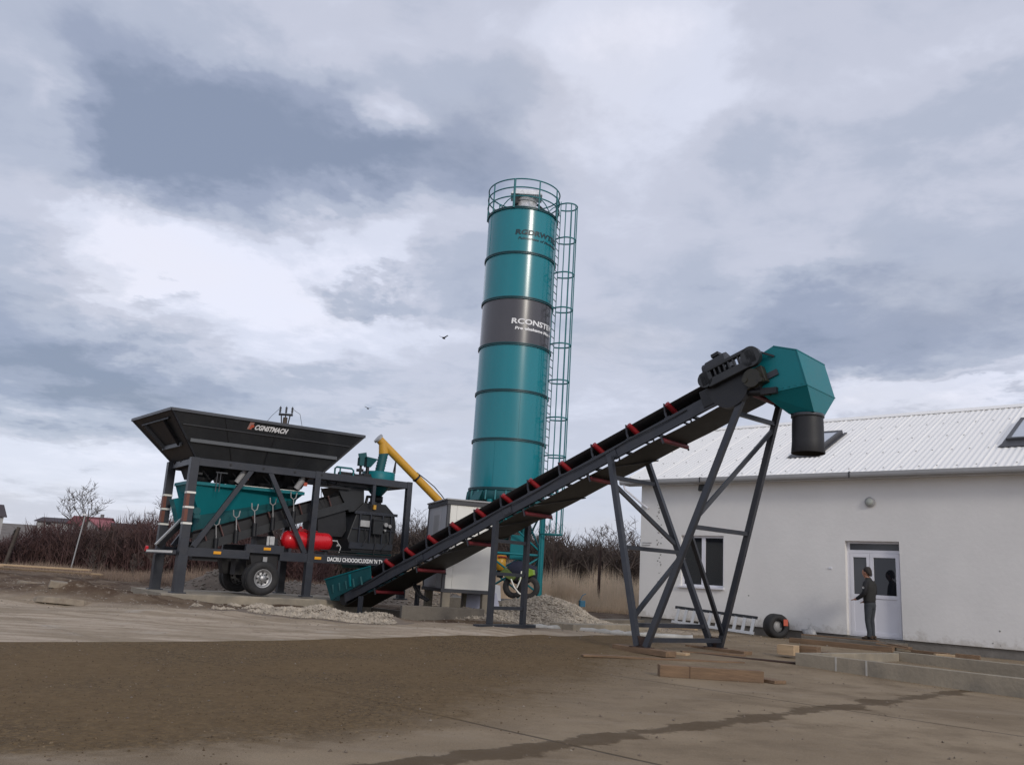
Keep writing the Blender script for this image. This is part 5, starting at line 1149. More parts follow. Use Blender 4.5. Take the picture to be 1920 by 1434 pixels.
# broken slabs left
M['slabc'] = pm('dusty_concrete', (.27, .225, .17), .95, 0, .25, 3, .6, 18, dirt=(.14, .10, .07), dirt_amt=.8, dirt_scale=2.2)
GS_ = 'broken concrete slabs lying in the soil at the left'
for k, (x, y, w_, l_, a, lab) in enumerate(((-10.2, 20.7, .75, .40, .35, 'large tilted broken concrete slab in the left foreground soil'), (-12.3, 23.2, .5, .3, -.2, 'small flat broken slab in the brown soil at the far left'), (-9.7, 25.0, .45, .3, .6, 'pale broken lump of concrete between the two left legs of the plant'), (-10.6, 24.3, 1.5, .12, -.15, 'narrow grey concrete strip leading to the far left leg of the plant'), (-10.9, 21.9, .35, .2, .9, 'small rubble chunk on top of the sandy bank at the left'))):
    rq = random.Random(k+50); npt = 9; ring = [((w_*(.75+.3*rq.random()))*math.cos(6.283*q_/npt), (l_*(.75+.35*rq.random()))*math.sin(6.283*q_/npt)) for q_ in range(npt)]
    th_ = .09 if k != 2 else .22; mb = MB(); mb.hexa([(a_, b_, -.06+rq.uniform(-.02, .02)) for a_, b_ in ring], [(a_*.93, b_*.93, th_+rq.uniform(-.02, .02)) for a_, b_ in ring])
    solo(mb, 'broken_slab', lab, 'slab', M['slabc'], (x, y, float(gz(x, y))-.02), a, GS_, bevel=.015, rot=(.06*k-.1, .05, a))
# yellow planks far left
GP = 'long yellow planks stacked at the far left'
for k, (x, y, z, ln, a) in enumerate(((-19.3, 33.2, .36, 7.5, .02), (-21.0, 32.6, .30, 5.0, -.03), (-18.4, 33.6, .30, 6.2, .05))):
    solo(MB().box(-ln/2, ln/2, -.11, .11, 0, .06), 'yellow_plank', ('topmost long yellow plank at the far left edge of the yard', 'lower short yellow plank nearest the left border', 'lower long yellow plank reaching furthest right')[k], 'plank', M['timberl'], (x, y, float(gz(x, y))+z-.10), a, GP, bevel=.006)
# green seeder / machine behind the short trestle
mc = thing('green_machine', 'small machine with lime green guards and black wheels behind the short trestle', 'machine', (.55, 29.2, .72), -.2)
lime = pm('lime_paint', (.22, .36, .03), .45, 0, .15, 5); navy = pm('navy_cloth', (.014, .016, .035), .8, 0, .3, 6)
for x_ in (-.05, .42):
    MB().lathe([(.20, -.09), (.26, -.11), (.36, -.10), (.38, -.06), (.38, .06), (.36, .10), (.26, .11), (.20, .09), (.20, -.09)], 28, 'y', (x_, .1*(x_ > 0), .38)).build('wheel', M['tyre'], mc)
mb = MB(); mb.hexa([(-.55, -.22, .80), (-.10, -.22, .55), (.02, -.22, .68), (-.35, -.22, .98)], [(-.55, .15, .80), (-.10, .15, .55), (.02, .15, .68), (-.35, .15, .98)]); mb.build('guard', pm('olive_paint', (.10, .14, .03), .5, 0, .15, 5), mc, bevel=.01)
mb = MB(); mb.hexa([(.12, -.24, .60), (.62, -.24, .80), (.60, -.24, .96), (.34, -.24, 1.02), (.26, -.24, .92)], [(.12, .15, .60), (.62, .15, .80), (.60, .15, .96), (.34, .15, 1.02), (.26, .15, .92)]); mb.build('guard', lime, mc, bevel=.01)
mb = MB(); mb.path([(-.12, -.28, .62), (.0, -.3, .38), (.16, -.3, .20), (.36, -.3, .08)], .026, 8).path([(.10, -.3, .35), (.20, -.3, .62), (.22, -.28, .9)], .022, 8).path([(.36, -.3, .08), (.38, -.3, .5)], .022, 8); mb.build('pale_pipe', M['panel'], mc)
vs, fs = lump(0, .5, 9, .18, (1.15, .6, .75)); MB().add([(x+.10, y+.25, z+.85) for x, y, z in vs], fs, True).build('cover', navy, mc)
# papers / white sheets
sh = MB(); sh.hexa([(-.22, 0, 0), (.20, .02, -.02), (.16, .1, .42), (-.20, .1, .46)], [(-.22, .015, 0), (.20, .035, -.02), (.16, .115, .42), (-.20, .115, .46)])
solo(sh, 'white_sheet', 'white board leaning on the gravel behind the short trestle', 'sheet', M['white'], (-.12, 25.6, .72), .1)
sh = MB(); sh.hexa([(-.5, 0, 0), (.5, .0, .0), (.35, .3, .5), (-.5, .3, .55)], [(-.5, .02, 0), (.5, .02, 0), (.35, .32, .5), (-.5, .32, .55)])
solo(sh, 'plastic_sheet', 'pale lilac plastic sheet draped low on the gravel behind the short trestle', 'sheet', pm('pale_film', (.52, .52, .60), .4, 0, .1, 4), (-.42, 25.1, .42), .0)
mb = MB(); mb.path([(-.75, 26.0, .65), (-.72, 25.9, .85), (-.55, 25.9, 1.0), (-.42, 25.95, 1.0)], .07, 10); solo(mb, 'black_hose', 'thick black hose bent over the gravel behind the short trestle', 'hose', M['black'])
solo(MB().box(-.09, .09, -.07, .07, 0, .20).path([(-.08, 0, .2), (.0, 0, .36), (.12, 0, .42)], .015, 6), 'blue_canister', 'small blue canister standing behind the gravel heap', 'canister', pm('blue_plastic', (.01, .10, .17), .4, 0, .1, 4), (2.75, 28.7, .60), .3, bevel=.02)
# hoses hanging by the cabin
solo(MB().path([(-2.45, 24.6, 1.4), (-2.4, 24.5, 1.0), (-2.2, 24.3, .72), (-1.95, 24.2, .62)], .035, 8).path([(-2.38, 24.6, 1.4), (-2.34, 24.5, 1.02), (-2.14, 24.3, .76), (-1.9, 24.2, .64)], .03, 8), 'black_cable', 'pair of black cables hanging below the left corner of the cabin', 'cable', M['black'])
# fence posts
GF = 'rusty steel posts along the dry grass'
for k, (x, y, h_) in enumerate(((2.35, 38.5, 2.35), (4.28, 37.5, 2.5))):
    solo(MB().box(-.05, .05, -.05, .05, -.3, h_), 'fence_post', ('rusty post in the dry grass nearer the silo ladder', 'rusty post in the dry grass nearer the tall trestle')[k], 'post', M['rust'], (x, y, .3), .4, GF)
mb = MB(); mb.beam((-25.6, 45, -.3), (-25.1, 45, 2.4), .13, .13); solo(mb, 'leaning_post', 'thin leaning timber post at the far left of the scrub', 'post', M['bark'])
mb = MB(); mb.tube((-22.1, 45, 0), (-21.8, 45, 3.2), .035, 8); lp_ = thing('yard_light', 'thin pole with a small white lamp head among the red scrub', 'pole'); mb.build('pole', M['gutter'], lp_); MB().box(-21.87, -21.70, 44.9, 45.1, 3.2, 3.28).build('lamp_head', M['white'], lp_)
# power pole behind the hopper
pp = thing('power_pole', 'dark power pole with three insulators rising behind the hopper', 'power pole', (-12.3, 46, 0))
MB().tube((0, 0, 0), (.0, 0, 9.2), .16, 10, r2=.12).build('pole', M['bark'], pp)
mb = MB(); mb.box(-.38, .38, -.06, .06, 9.30, 9.41).box(-.25, .25, -.1, .1, 8.25, 8.85); mb.build('crossarm', M['darker'], pp)
for x_ in (-.33, 0, .33): MB().lathe([(.0, 9.41), (.03, 9.41), (.03, 9.47), (.075, 9.50), (.03, 9.55), (.075, 9.61), (.03, 9.65), (.075, 9.71), (.03, 9.77), (.0, 9.85)], 10, c=(x_, 0, 0)).build('insulator', M['darker'], pp)
mb = MB()
for x_, t_x in ((-.3, -.1), (0, 0), (.3, .1)): mb.tube((x_*.6, 0, 8.85), (x_*.8, 0, 9.31), .035, 6)
mb.build('fuse', M['darker'], pp)
mb = MB(); mb.path([(.4, 0, 9.65), (.75, .1, 9.45), (.95, .1, 8.75), (.9, .0, 6.5)], .012, 4).path([(-.4, 0, 9.65), (-.8, .1, 9.25), (-1.3, .2, 8.55)], .012, 4); mb.build('wire', M['darker'], pp)
tp_ = thing('transformer_pole', 'short dark pole top with a box peeking over the hopper rim', 'power pole', (-14.5, 46, 0))
MB().tube((0, 0, 0), (0, 0, 8.2), .14, 8).build('pole', M['bark'], tp_); MB().box(-.32, .32, -.15, .15, 8.7, 8.80).box(-.22, -.16, -.05, .05, 8.2, 8.7).box(.16, .22, -.05, .05, 8.2, 8.7).box(-.03, .03, -.05, .05, 8.2, 8.7).box(-.3, .3, -.05, .05, 8.2, 8.3).build('bracket', M['gutter'], tp_)
# birds
for k, (x, y, z) in enumerate(((-3.91, 45, 14.0), (-7.66, 45, 9.8))):
    b_o = solo(MB().lathe([(0, -.16), (.04, -.1), (.06, 0), (.04, .1), (0, .2)], 8, 'x').hexa([(-.05, 0, 0), (.08, 0, 0), (.02, .28, .12), (-.06, .28, .12)], [(-.05, 0, .02), (.08, 0, .02), (.02, .28, .13), (-.06, .28, .13)]).hexa([(-.05, 0, 0), (.08, 0, 0), (.02, -.28, .12), (-.06, -.28, .12)], [(-.05, 0, .02), (.08, 0, .02), (.02, -.28, .13), (-.06, -.28, .13)]), 'bird', ('small dark bird in the sky left of the silo', 'smaller dark bird low in the sky above the yellow screw conveyor')[k], 'bird', M['black'], (x, y, z), 1.1+k, 'birds in the sky')
    if k: b_o.scale = (.7, .7, .7)

# ================================================================ VEGETATION
def spikes(P0, D, Lh, Wd, bend=.0, rng=None):
    """three-sided tapering stems as numpy arrays: base points, unit directions, lengths, widths"""
    n = len(P0); a = rng.rand(n)*6.28
    e1 = np.stack([np.cos(a), np.sin(a), 0*a], 1); e2 = np.stack([-np.sin(a), np.cos(a), 0*a], 1)
    tip = P0+D*Lh[:, None]
    v = np.stack([P0+e1*Wd[:, None], P0-e1*Wd[:, None]*.5+e2*Wd[:, None]*.86, P0-e1*Wd[:, None]*.5-e2*Wd[:, None]*.86, tip], 1).reshape(-1, 3)
    b = np.arange(n)[:, None]*4; f = np.concatenate([b+[[0, 1, 3]], b+[[1, 2, 3]], b+[[2, 0, 3]]], 1).reshape(-1, 3)
    return v, f
def np_mesh(name, parts, mat, parent=None):
    vs = []; fs = []; k = 0
    for v, f in parts: vs.append(v); fs.append(f+k); k += len(v)
    v = np.concatenate(vs); f = np.concatenate(fs)
    me_ = bpy.data.meshes.new(name); me_.vertices.add(len(v)); me_.vertices.foreach_set('co', v.ravel())
    me_.loops.add(f.size); me_.loops.foreach_set('vertex_index', f.ravel().astype(np.int32))
    me_.polygons.add(len(f)); me_.polygons.foreach_set('loop_start', np.arange(0, f.size, 3, dtype=np.int32)); me_.polygons.foreach_set('loop_total', np.full(len(f), 3, np.int32))
    me_.update(calc_edges=True); me_.materials.append(mat); o = bpy.data.objects.new(name, me_); COL.objects.link(o); o.parent = parent; return o
rng = np.random.RandomState(4)
def nrm(D): return D/np.linalg.norm(D, axis=1, keepdims=True)
def field_spikes(n, x0, x1, y0, y1, h0, h1_, w, lean, hfun=None):
    x = rng.uniform(x0, x1, n); y = rng.uniform(y0, y1, n); z = gz(x, y)-.03
    D = nrm(np.stack([rng.normal(0, lean, n), rng.normal(0, lean, n), np.ones(n)], 1)); L_ = rng.uniform(h0, h1_, n)
    if hfun is not None: L_ = L_*hfun(x, y)
    return spikes(np.stack([x, y, z], 1), D, L_, rng.uniform(.5, 1.2, n)*w, rng=rng)
# keep clear of the building (local o>24 and s>-17)
def cull(part, keep):
    v, f = part; m = v.reshape(-1, 4, 3); k = keep(m[:, 0, 0], m[:, 0, 1]); n = k.sum(); f0 = np.array([[0, 1, 3], [1, 2, 3], [2, 0, 3]])
    return m[k].reshape(-1, 3), (np.arange(n)[:, None, None]*4+f0[None]).reshape(-1, 3)
def not_house(x, y):
    s = x*cdv.x+y*cdv.y; o = x*ndv.x+y*ndv.y; return ~((s > -17.3) & (o > 23.5))
hv = lambda x, y: .75+.25*np.sin(x*.9+y*.5)+.12*np.sin(x*2.7)
right = [cull(field_spikes(30000, -5, 13, 36.5, 46, .9, 2.1, .016, .10, hv), not_house), cull(field_spikes(8000, -4, 12, 35, 37.5, .2, .8, .014, .2), not_house)]
g1 = np_mesh('dry_grass', right, M['reed']); tag(g1, 'tall dry straw coloured grass behind the silo and the trestles', 'grass', None, 'stuff')
left = [field_spikes(9000, -32, -5, 37, 46, .15, .55, .016, .3, hv), field_spikes(5000, -16, -4, 34, 40, .3, 1.0, .016, .25, hv)]
g2 = np_mesh('rough_grass', left, M['reedl']); tag(g2, 'low rough dry grass in front of the red scrub at the left', 'grass', None, 'stuff')
# scrub: stems with many side twigs, plus a dense core of short twigs
def scrub(n, x0, x1, y0, y1, hf, w, core, seed, tw=7):
    x = rng.uniform(x0, x1, n); y = rng.uniform(y0, y1, n); z = gz(x, y); h = hf(x, y)*rng.uniform(.6, 1.05, n)
    D = nrm(np.stack([rng.normal(0, .16, n), rng.normal(0, .16, n), np.ones(n)], 1)); P = np.stack([x, y, z], 1)
    parts = [spikes(P, D, h, rng.uniform(.6, 1.2, n)*w, rng=rng)]
    for k in range(tw):
        t = rng.uniform(.12, .95, n); Q = P+D*(h*t)[:, None]
        E = nrm(D*.8+np.stack([rng.normal(0, .6, n), rng.normal(0, .6, n), rng.uniform(.0, .8, n)], 1)); parts.append(spikes(Q, E, h*rng.uniform(.12, .34, n)*(1.15-t*.6), rng.uniform(.5, 1., n)*w*.62, rng=rng))
    m = core
    x = rng.uniform(x0, x1, m); y = rng.uniform(y0, y1, m); H = hf(x, y); z = gz(x, y)+H*rng.uniform(0, .78, m)
    E = nrm(np.stack([rng.normal(0, .8, m), rng.normal(0, .5, m), rng.uniform(.2, 1.2, m)], 1)); parts.append(spikes(np.stack([x, y, z], 1), E, rng.uniform(.4, 1.0, m), rng.uniform(.5, 1.2, m)*w*1.5, rng=rng))
    return parts
hl = lambda x, y: (2.55+.45*np.sin(x*.35+1)+.35*np.sin(x*1.1+y)+.2*np.sin(x*2.9)+.5*np.exp(-((x+21)/5)**2))*(.35+.65*sstep(-29, -25, x)+.6*sstep(-31, -35, x))
hr = lambda x, y: 4.7+.35*np.sin(x*.28+2)+.3*np.sin(x*.9+y*.4)+.25*np.sin(x*2.1)
sl_ = scrub(5200, -50, -10, 46, 54, hl, .030, 34000, 1)
tag(np_mesh('red_scrub', sl_, M['brushr']), 'dense leafless reddish scrub along the left horizon', 'scrub', None, 'stuff')
sr_ = [cull(p, not_house) for p in scrub(4600, -22, 16, 58, 66, hr, .036, 30000, 2)]
tag(np_mesh('brown_scrub', sr_, M['brushb']), 'dense dark brown leafless scrub behind the dry grass and the silo', 'scrub', None, 'stuff')
# low banks of dark undergrowth that fill the scrub
def bank(name, label, x0, x1, y0, y1, hf, mat):
    nx_, ny_ = 320, 16; vs = []
    for j in range(ny_):
        for i in range(nx_):
            x = x0+(x1-x0)*i/(nx_-1); y = y0+(y1-y0)*j/(ny_-1); f = math.sin(math.pi*min(1, j/(ny_-1)*1.0))**.5 if 0 < j < ny_-1 else 0
            e = min(1, i/8, (nx_-1-i)/8)
            vs.append((x, y, float(gz(x, y))-.1+hf(x, y)*f*e*(.86+.06*math.sin(x*5.1+j)+.08*math.sin(x*11+j*2)+random.uniform(-.05, .05))))
    fs = [(j*nx_+i, j*nx_+i+1, (j+1)*nx_+i+1, (j+1)*nx_+i) for j in range(ny_-1) for i in range(nx_-1)]
    tag(MB().add(vs, fs, False).build(name, mat, None, fix=False), label, 'undergrowth', None, 'stuff')
bank('red_undergrowth', 'dark reddish undergrowth inside the scrub at the left', -50, -10, 47, 54, lambda x, y: hl(x, y)*.85, M['brushr'])
bank('brown_undergrowth', 'dark brown undergrowth inside the scrub behind the silo', -22, 9, 59, 66, lambda x, y: hr(x, y)*.85, M['brushb'])
# bare trees
def bare_tree(name, label, loc, H, spread, seed, group=None, wide=1., depth=5, lean=0., tw=.011):
    rd = random.Random(seed); root = thing(name, label, 'tree', loc, 0, group); tb = MB(); cb = MB()
    def br(p, d, L_, r, lv, mb):
        n = 3; pts = [p]; rs = [r]; q_ = p.copy(); dd = d.copy()
        for i in range(n):
            dd = (dd+Vector((rd.uniform(-1, 1), rd.uniform(-1, 1), rd.uniform(-.1, .5)))*.14).normalized(); q_ = q_+dd*(L_/n); pts.append(q_.copy()); rs.append(r*(1-.55*(i+1)/n))
        mb.path([tuple(v) for v in pts], rs, 3 if lv > 1 else 6)
        if lv >= depth: return
        for k in range(rd.choice((2, 3, 3)) if lv else 6):
            t = rd.uniform(.35, 1.0) if lv else rd.uniform(.3, 1.0); j = min(n-1, int(t*n)); b = pts[j].lerp(pts[j+1], t*n-j)
            ax = Vector((rd.uniform(-1, 1)*wide, rd.uniform(-1, 1), rd.uniform(-.15, .6))).normalized(); nd_ = (dd*.62+ax*spread).normalized()
            br(b, nd_, L_*rd.uniform(.52, .75), max(tw*.6, rs[j]*.55), lv+1, cb)
    br(Vector((0, 0, -.2)), Vector((lean, 0, 1)).normalized(), H*.5, H*.022, 0, tb)
    tb.build('trunk', M['bark'], root); cb.build('crown', M['twig'], root, fix=False); return root
GT = 'bare trees on the left horizon'
bare_tree('bare_tree', 'wide bare tree rising over the red scrub, leftmost of the big ones', (-23.6, 54, .2), 3.3, .8, 3, GT, 1.3, 5, .1, .011)
bare_tree('bare_tree', 'slender bare tree leaning right beside the wide one', (-21.9, 55, .2), 4.1, .6, 5, GT, 1., 5, .25, .014)
bare_tree('bare_tree', 'round headed bare tree just right of the dark red house roof', (-38.5, 80, 1), 7.6, .75, 8, GT, 1., 5, 0, .03)
bare_tree('bare_tree', 'rounded bushy bare tree further right, between the house and the plant', (-32.5, 80, .5), 6.2, .9, 12, GT, 1.2, 5, 0, .03)
bare_tree('bare_tree', 'bare tree partly hidden behind the leftmost leg of the plant', (-18.2, 56, .2), 5.0, .85, 15, GT, 1.1, 5, 0, .022)
bare_tree('bare_tree', 'bare tree seen between the two left legs of the plant', (-16.9, 54, .2), 4.8, .85, 19, GT, 1.1, 5, 0, .022)
bare_tree('bare_tree', 'low bare tree just left of the leftmost plant leg', (-20.2, 57, .2), 4.6, .9, 29, GT, 1.2, 5, 0, .022)
GT2 = 'bare trees rising over the brown scrub'
for k, (x, h_, lab) in enumerate(((8.3, 6.6, 'bare tree over the brown scrub directly left of the white building corner'), (6.0, 6.2, 'spreading bare tree over the scrub between the ladder cage and the tall trestle'), (3.4, 5.4, 'small bare tree over the scrub just right of the silo ladder'), (-4.4, 5.6, 'bare tree behind the white cabin on its left'), (-9.2, 5.6, 'bare tree seen through the right hand bay of the plant'), (.3, 6.0, 'bare tree seen between the silo legs'))):
    bare_tree('bare_tree', lab, (x, 57, .25), h_, .8, 40+k, GT2, 1.1, 5, 0, .024)
# saplings near the left scrub
GB = 'thin leafless saplings in front of the red scrub'
for k, (x, y, h_, lab) in enumerate(((-15.8, 40, 2.2, 'tall thin sapling just left of the plant'), (-17.2, 41, 1.6, 'short pale sapling in the grass left of the plant'), (-14.9, 38, 1.5, 'twiggy low sapling nearest the plant legs'), (-19.5, 42, 1.8, 'sapling standing in the middle of the red scrub front'))):
    bare_tree('bare_sapling', lab, (x, y, .2), h_, .6, 60+k, GB, 1., 4, .05, .012)
vs_ = []
cf = thing('conifer', 'small dark conifer on the left horizon near the border', 'tree', (-84, 150, float(gz(-84, 150))-.5))
MB().tube((0, 0, 0), (0, 0, 3.4), .14, 6, r2=.03).build('trunk', M['bark'], cf)
mrng = rng; n = 2500; t = rng.rand(n); a = rng.rand(n)*6.28; r_ = (1-t)*1.0*rng.rand(n)**.5
P = np.stack([r_*np.cos(a), r_*np.sin(a), .5+t*3.2], 1); Dn = nrm(np.stack([np.cos(a), np.sin(a), rng.uniform(-.3, .4, n)], 1))
np_mesh('crown', [spikes(P, Dn, np.full(n, .45), np.full(n, .07), rng=rng)], pm('conifer_green', (.02, .03, .02), .9, 0, .3, 2), cf)
# ================================================================ FAR HOUSES
def house(name, label, x, y, zb, w, d, h, rh, rz, wallc, roofc, chim=True):
    r_ = thing(name, label, 'house', (x, y, zb), rz)
    MB().box(-w/2, w/2, -d/2, d/2, -2, h).hexa([(-w/2, -d/2, h), (-w/2, d/2, h), (-w/2, 0, h+rh)], [(w/2, -d/2, h), (w/2, d/2, h), (w/2, 0, h+rh)]).build('wall', wallc, r_)
    mb = MB(); e = .4
    for sg in (-1, 1): mb.hexa([(-w/2-e, sg*(d/2+e), h-rh*e/(d/2)+.02), (w/2+e, sg*(d/2+e), h-rh*e/(d/2)+.02), (w/2+e, 0, h+rh+.02), (-w/2-e, 0, h+rh+.02)], [(-w/2-e, sg*(d/2+e), h-rh*e/(d/2)+.17), (w/2+e, sg*(d/2+e), h-rh*e/(d/2)+.17), (w/2+e, 0, h+rh+.17), (-w/2-e, 0, h+rh+.17)])
    rf = mb.build('roof', roofc, r_)
    if chim: MB().box(w*.2, w*.2+.5, -.3, .2, h+rh*.5, h+rh+.7).build('chimney', wallc, rf)
    for x_ in (-w*.25, w*.2): MB().box(x_-.5, x_+.5, -d/2-.03, -d/2-.005, h*.35, h*.75).build('window', M['glass'], r_)
    return r_
rfr = pm('red_roof', (.13, .035, .04), .8, 0, .15, .5); rfd = pm('dark_roof', (.055, .045, .05), .8, 0, .15, .5); rfp = pm('pink_roof', (.30, .10, .11), .7, 0, .1, .5); hw = pm('house_wall', (.36, .35, .34), .9, 0, .1, .5); hg = pm('house_grey', (.16, .15, .15), .9, 0, .1, .5)
house('red_roofed_house', 'long low house with a dark red roof on the left horizon', -73.5, 155, 4.9, 6.0, 5, 1.3, 1.2, .1, hg, rfr)
house('gabled_house', 'house with a pinkish red roof and pale gable right of the dark red one', -68.8, 148, 3.9, 4.5, 5, 1.3, 1.5, 1.2, hw, rfp, False)
house('grey_roofed_house', 'small dark roofed house at the right end of the far house row', -65.0, 150, 4.4, 5.0, 4, .9, 1.1, .25, hw, rfd, False)
house('edge_house', 'grey house cut by the left border of the view on the horizon', -90.2, 150, 5.4, 5, 5, 1.2, 1.8, .8, hw, rfd)
house('long_barn', 'low pale barn between the border house and the conifer', -83.0, 165, 5.6, 9, 5, .9, .7, 0, hw, rfd, False)
# ================================================================ PERSON
def skin(name, nodes, edges, mat, parent, sub=2, root=0):
    me_ = bpy.data.meshes.new(name); me_.from_pydata([n_[0] for n_ in nodes], edges, []); o = bpy.data.objects.new(name, me_); COL.objects.link(o)
    sm = o.modifiers.new('s', 'SKIN'); sm.use_smooth_shade = True
    for i, n_ in enumerate(nodes):
        r_ = n_[1]; me_.skin_vertices[0].data[i].radius = r_ if isinstance(r_, tuple) else (r_, r_); me_.skin_vertices[0].data[i].use_root = (i == root)
    if sub: s_ = o.modifiers.new('u', 'SUBSURF'); s_.levels = sub; s_.render_levels = sub
    dg = bpy.context.evaluated_depsgraph_get(); dg.update(); m2 = bpy.data.meshes.new_from_object(o.evaluated_get(dg)); bpy.data.objects.remove(o)
    m2.materials.clear(); m2.materials.append(mat)
    for p_ in m2.polygons: p_.use_smooth = True
    ob = bpy.data.objects.new(name, m2); COL.objects.link(ob); ob.parent = parent; return ob
# local frame: +x = direction the man faces, +y = his left, z up
def loft(mb, rings, n=18, caps=True):
    """rings: (centre, rx, ry, tilt_x, tilt_y): ellipses, optionally tilted, joined into one tapering surface"""
    vs = []
    for c, rx, ry, d in rings:
        d = Vector(d).normalized(); e1 = (Vector((1, 0, 0))-d*d.x).normalized(); e2 = d.cross(e1)
        for k in range(n): a = 2*math.pi*k/n; vs.append(Vector(c)+e1*rx*math.cos(a)+e2*ry*math.sin(a))
    m = len(rings); fs = [(i*n+k, i*n+(k+1) % n, (i+1)*n+(k+1) % n, (i+1)*n+k) for i in range(m-1) for k in range(n)]
    mb.add(vs, fs, True)
    if caps: mb.add(vs[:n]+vs[-n:], [tuple(range(n))[::-1], tuple(range(n, 2*n))], True)
    return mb
def limb(mb, pts, n=14):
    P_ = [Vector(p[0]) for p in pts]; rg = []
    for i, p in enumerate(pts):
        a = P_[max(0, i-1)]; b = P_[min(len(P_)-1, i+1)]; rg.append((p[0], p[1], p[2] if len(p) > 2 else p[1], b-a))
    return loft(mb, rg, n)
fd = Vector((-.66, .75, 0)).normalized()
pr_ = thing('person', 'man in a dark vest and grey trousers standing at the white double door', 'person', tuple(K(-8.60, 23.72, .368)), math.atan2(fd.y, fd.x))
sk = pm('skin_tone', (.36, .18, .12), .55, 0, .1, 8)
nodes = [((0, 0, .98), (.15, .12)), ((.0, 0, 1.14), (.14, .11)), ((-.02, 0, 1.33), (.15, .11)), ((-.01, 0, 1.47), (.10, .08)), ((.015, 0, 1.55), .066), ((.045, 0, 1.60), (.068, .066)), ((.075, 0, 1.655), (.082, .085)), ((.07, 0, 1.73), (.092, .108)), ((.06, 0, 1.80), (.088, .104)), ((.05, 0, 1.85), (.05, .06)),
 ((-.0, .18, 1.45), .06), ((.0, .25, 1.22), .048), ((.19, .235, 1.05), .038), ((.25, .225, 1.02), .034),
 ((-.0, -.18, 1.45), .06), ((-.02, -.25, 1.21), .048), ((.16, -.235, 1.0), .038), ((.22, -.22, .965), .034),
 ((0, .09, .90), .095), ((.02, .10, .50), .06), ((-.02, .10, .10), .042), ((.0, -.09, .90), .095), ((.03, -.10, .50), .06), ((.0, -.10, .10), .042)]
ed = [(0, 1), (1, 2), (2, 3), (3, 4), (4, 5), (5, 6), (6, 7), (7, 8), (8, 9), (3, 10), (10, 11), (11, 12), (12, 13), (3, 14), (14, 15), (15, 16), (16, 17), (0, 18), (18, 19), (19, 20), (0, 21), (21, 22), (22, 23)]
def add(n_, p, r_): nodes.append((p, r_)); ed.append((n_, len(nodes)-1)); return len(nodes)-1
nb = add(7, (.165, 0, 1.715), .022)
for b0, sg in ((13, 1), (17, -1)):
    base = Vector(nodes[b0][0]); pc = base+Vector((.05, 0, -.012)); pm_ = add(b0, tuple(pc), .030)
    for k in range(4):
        o_ = Vector((.035, (k-1.5)*.020, -.004)); ln = (.034, .040, .037, .028)[k]
        f1 = add(pm_, tuple(pc+o_), .0105); f2 = add(f1, tuple(pc+o_+Vector((ln, 0, -.006))), .010); add(f2, tuple(pc+o_+Vector((ln*1.7, 0, -.026))), .009)
    t1 = add(b0, tuple(base+Vector((.02, -.034*sg, .010))), .013); add(t1, tuple(base+Vector((.062, -.050*sg, .016))), .011)
body = skin('body', nodes, ed, sk, pr_, 2)
for sg in (-1, 1):
    MB().lathe([(0, -.008), (.024, -.006), (.03, .004), (0, .008)], 12, 'y', (.055, sg*.088, 1.72)).build('ear', sk, body)
    MB().lathe([(0, -.004), (.010, 0), (0, .004)], 10, 'x', (.140, sg*.032, 1.735)).build('eye', M['black'], body)
MB().box(.134, .146, -.024, .024, 1.668, 1.674).build('mouth', M['rust'], body)
hair = pm('dark_hair', (.020, .013, .010), .7, 0, .3, 20, .3, 60)
mb = MB(); limb(mb, [((-.055, 0, 1.635), .012, .05), ((-.045, 0, 1.68), .035, .085), ((.0, 0, 1.75), .085, .105), ((.045, 0, 1.80), .105, .108), ((.07, 0, 1.845), .085, .085), ((.085, 0, 1.872), .03, .03)], 20); mb.build('hair', hair, pr_)
vest = pm('dark_vest', (.022, .022, .021), .8, 0, .2, 6, .4, 25); slv = pm('black_sleeve', (.008, .008, .011), .75, 0, .2, 8, .3, 30); jean = pm('grey_trousers', (.040, .046, .054), .85, 0, .25, 7, .4, 30); shoe = pm('brown_boots', (.075, .05, .032), .7, 0, .2, 8)
U3 = (0, 0, 1)
mb = MB(); loft(mb, [((.005, 0, .985), .135, .195, U3), ((.005, 0, 1.02), .145, .205, U3), ((.0, 0, 1.15), .145, .20, U3), ((-.015, 0, 1.30), .15, .215, U3), ((-.025, 0, 1.42), .14, .225, U3), ((-.02, 0, 1.49), .115, .185, U3), ((.0, 0, 1.535), .085, .11, U3), ((.02, 0, 1.585), .072, .075, U3), ((.025, 0, 1.60), .068, .07, U3)], 24); mb.build('vest', vest, pr_)
mb = MB(); loft(mb, [((.005, 0, .925), .13, .185, U3), ((.005, 0, .94), .14, .195, U3), ((.005, 0, .99), .138, .197, U3)], 24); mb.build('jacket_hem', slv, pr_)
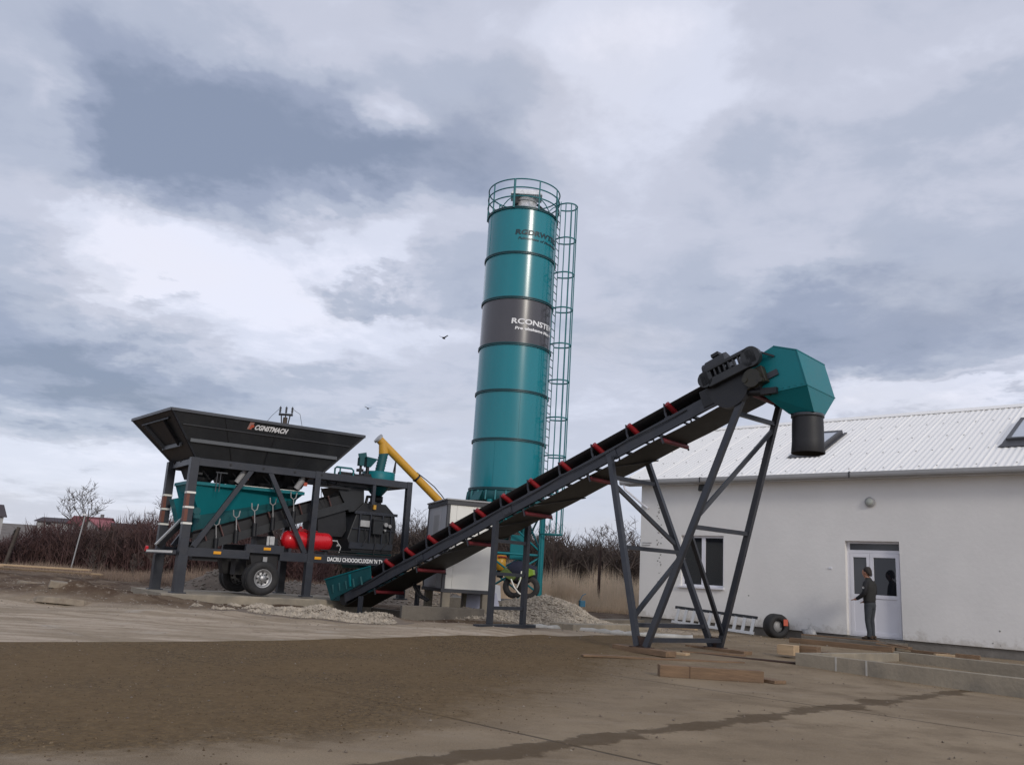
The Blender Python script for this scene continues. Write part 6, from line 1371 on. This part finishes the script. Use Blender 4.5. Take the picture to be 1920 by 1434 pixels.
limb(MB(), [((-.01, .16, 1.47), .07, .07), ((-.01, .215, 1.43), .078, .075), ((-.005, .25, 1.33), .07, .07), ((.0, .265, 1.22), .062, .062), ((.06, .262, 1.14), .06, .06), ((.15, .248, 1.08), .052, .052), ((.235, .232, 1.03), .045, .045)]).build('sleeve', slv, pr_)
limb(MB(), [((-.01, -.16, 1.47), .07, .07), ((-.01, -.215, 1.43), .078, .075), ((-.015, -.25, 1.33), .07, .07), ((-.02, -.265, 1.21), .062, .062), ((.04, -.26, 1.11), .06, .06), ((.12, -.245, 1.04), .052, .052), ((.205, -.228, .975), .045, .045)]).build('sleeve', slv, pr_)
mb = MB(); loft(mb, [((.0, 0, 1.0), .125, .18, U3), ((-.005, 0, .93), .135, .19, U3), ((-.01, 0, .86), .135, .19, U3), ((-.005, 0, .80), .115, .17, U3)], 24)
for sg, f in ((1, -.02), (-1, .0)):
    limb(mb, [((-.005, sg*.088, .90), .11, .10), ((0, sg*.095, .78), .105, .095), ((.012, sg*.10, .62), .085, .082), ((.022, sg*.105, .50), .072, .07), ((.005, sg*.105, .36), .068, .066), ((f, sg*.105, .20), .062, .058), ((f+.002, sg*.105, .10), .066, .062), ((f+.004, sg*.105, .075), .064, .06)], 16)
mb.build('trousers', jean, pr_)
for y_, x_ in ((.105, -.02), (-.105, 0)):
    limb(MB(), [((x_-.085, y_, .055), .05, .042), ((x_-.04, y_, .065), .058, .048), ((x_+.05, y_, .058), .05, .046), ((x_+.14, y_, .045), .038, .046), ((x_+.20, y_, .038), .02, .032)]).build('shoe', shoe, pr_)
    MB().hexa([(x_-.10, y_-.045, .0), (x_+.20, y_-.04, 0), (x_+.20, y_+.04, 0), (x_-.10, y_+.045, 0)], [(x_-.10, y_-.045, .022), (x_+.21, y_-.04, .022), (x_+.21, y_+.04, .022), (x_-.10, y_+.045, .022)]).build('shoe_sole', M['black'], pr_, bevel=.005)
MB().lathe([(0, -.004), (.03, -.003), (.032, .0)], 12, 'y', (.0, .335, 1.33)).build('sleeve_badge', M['gutter'], pr_)
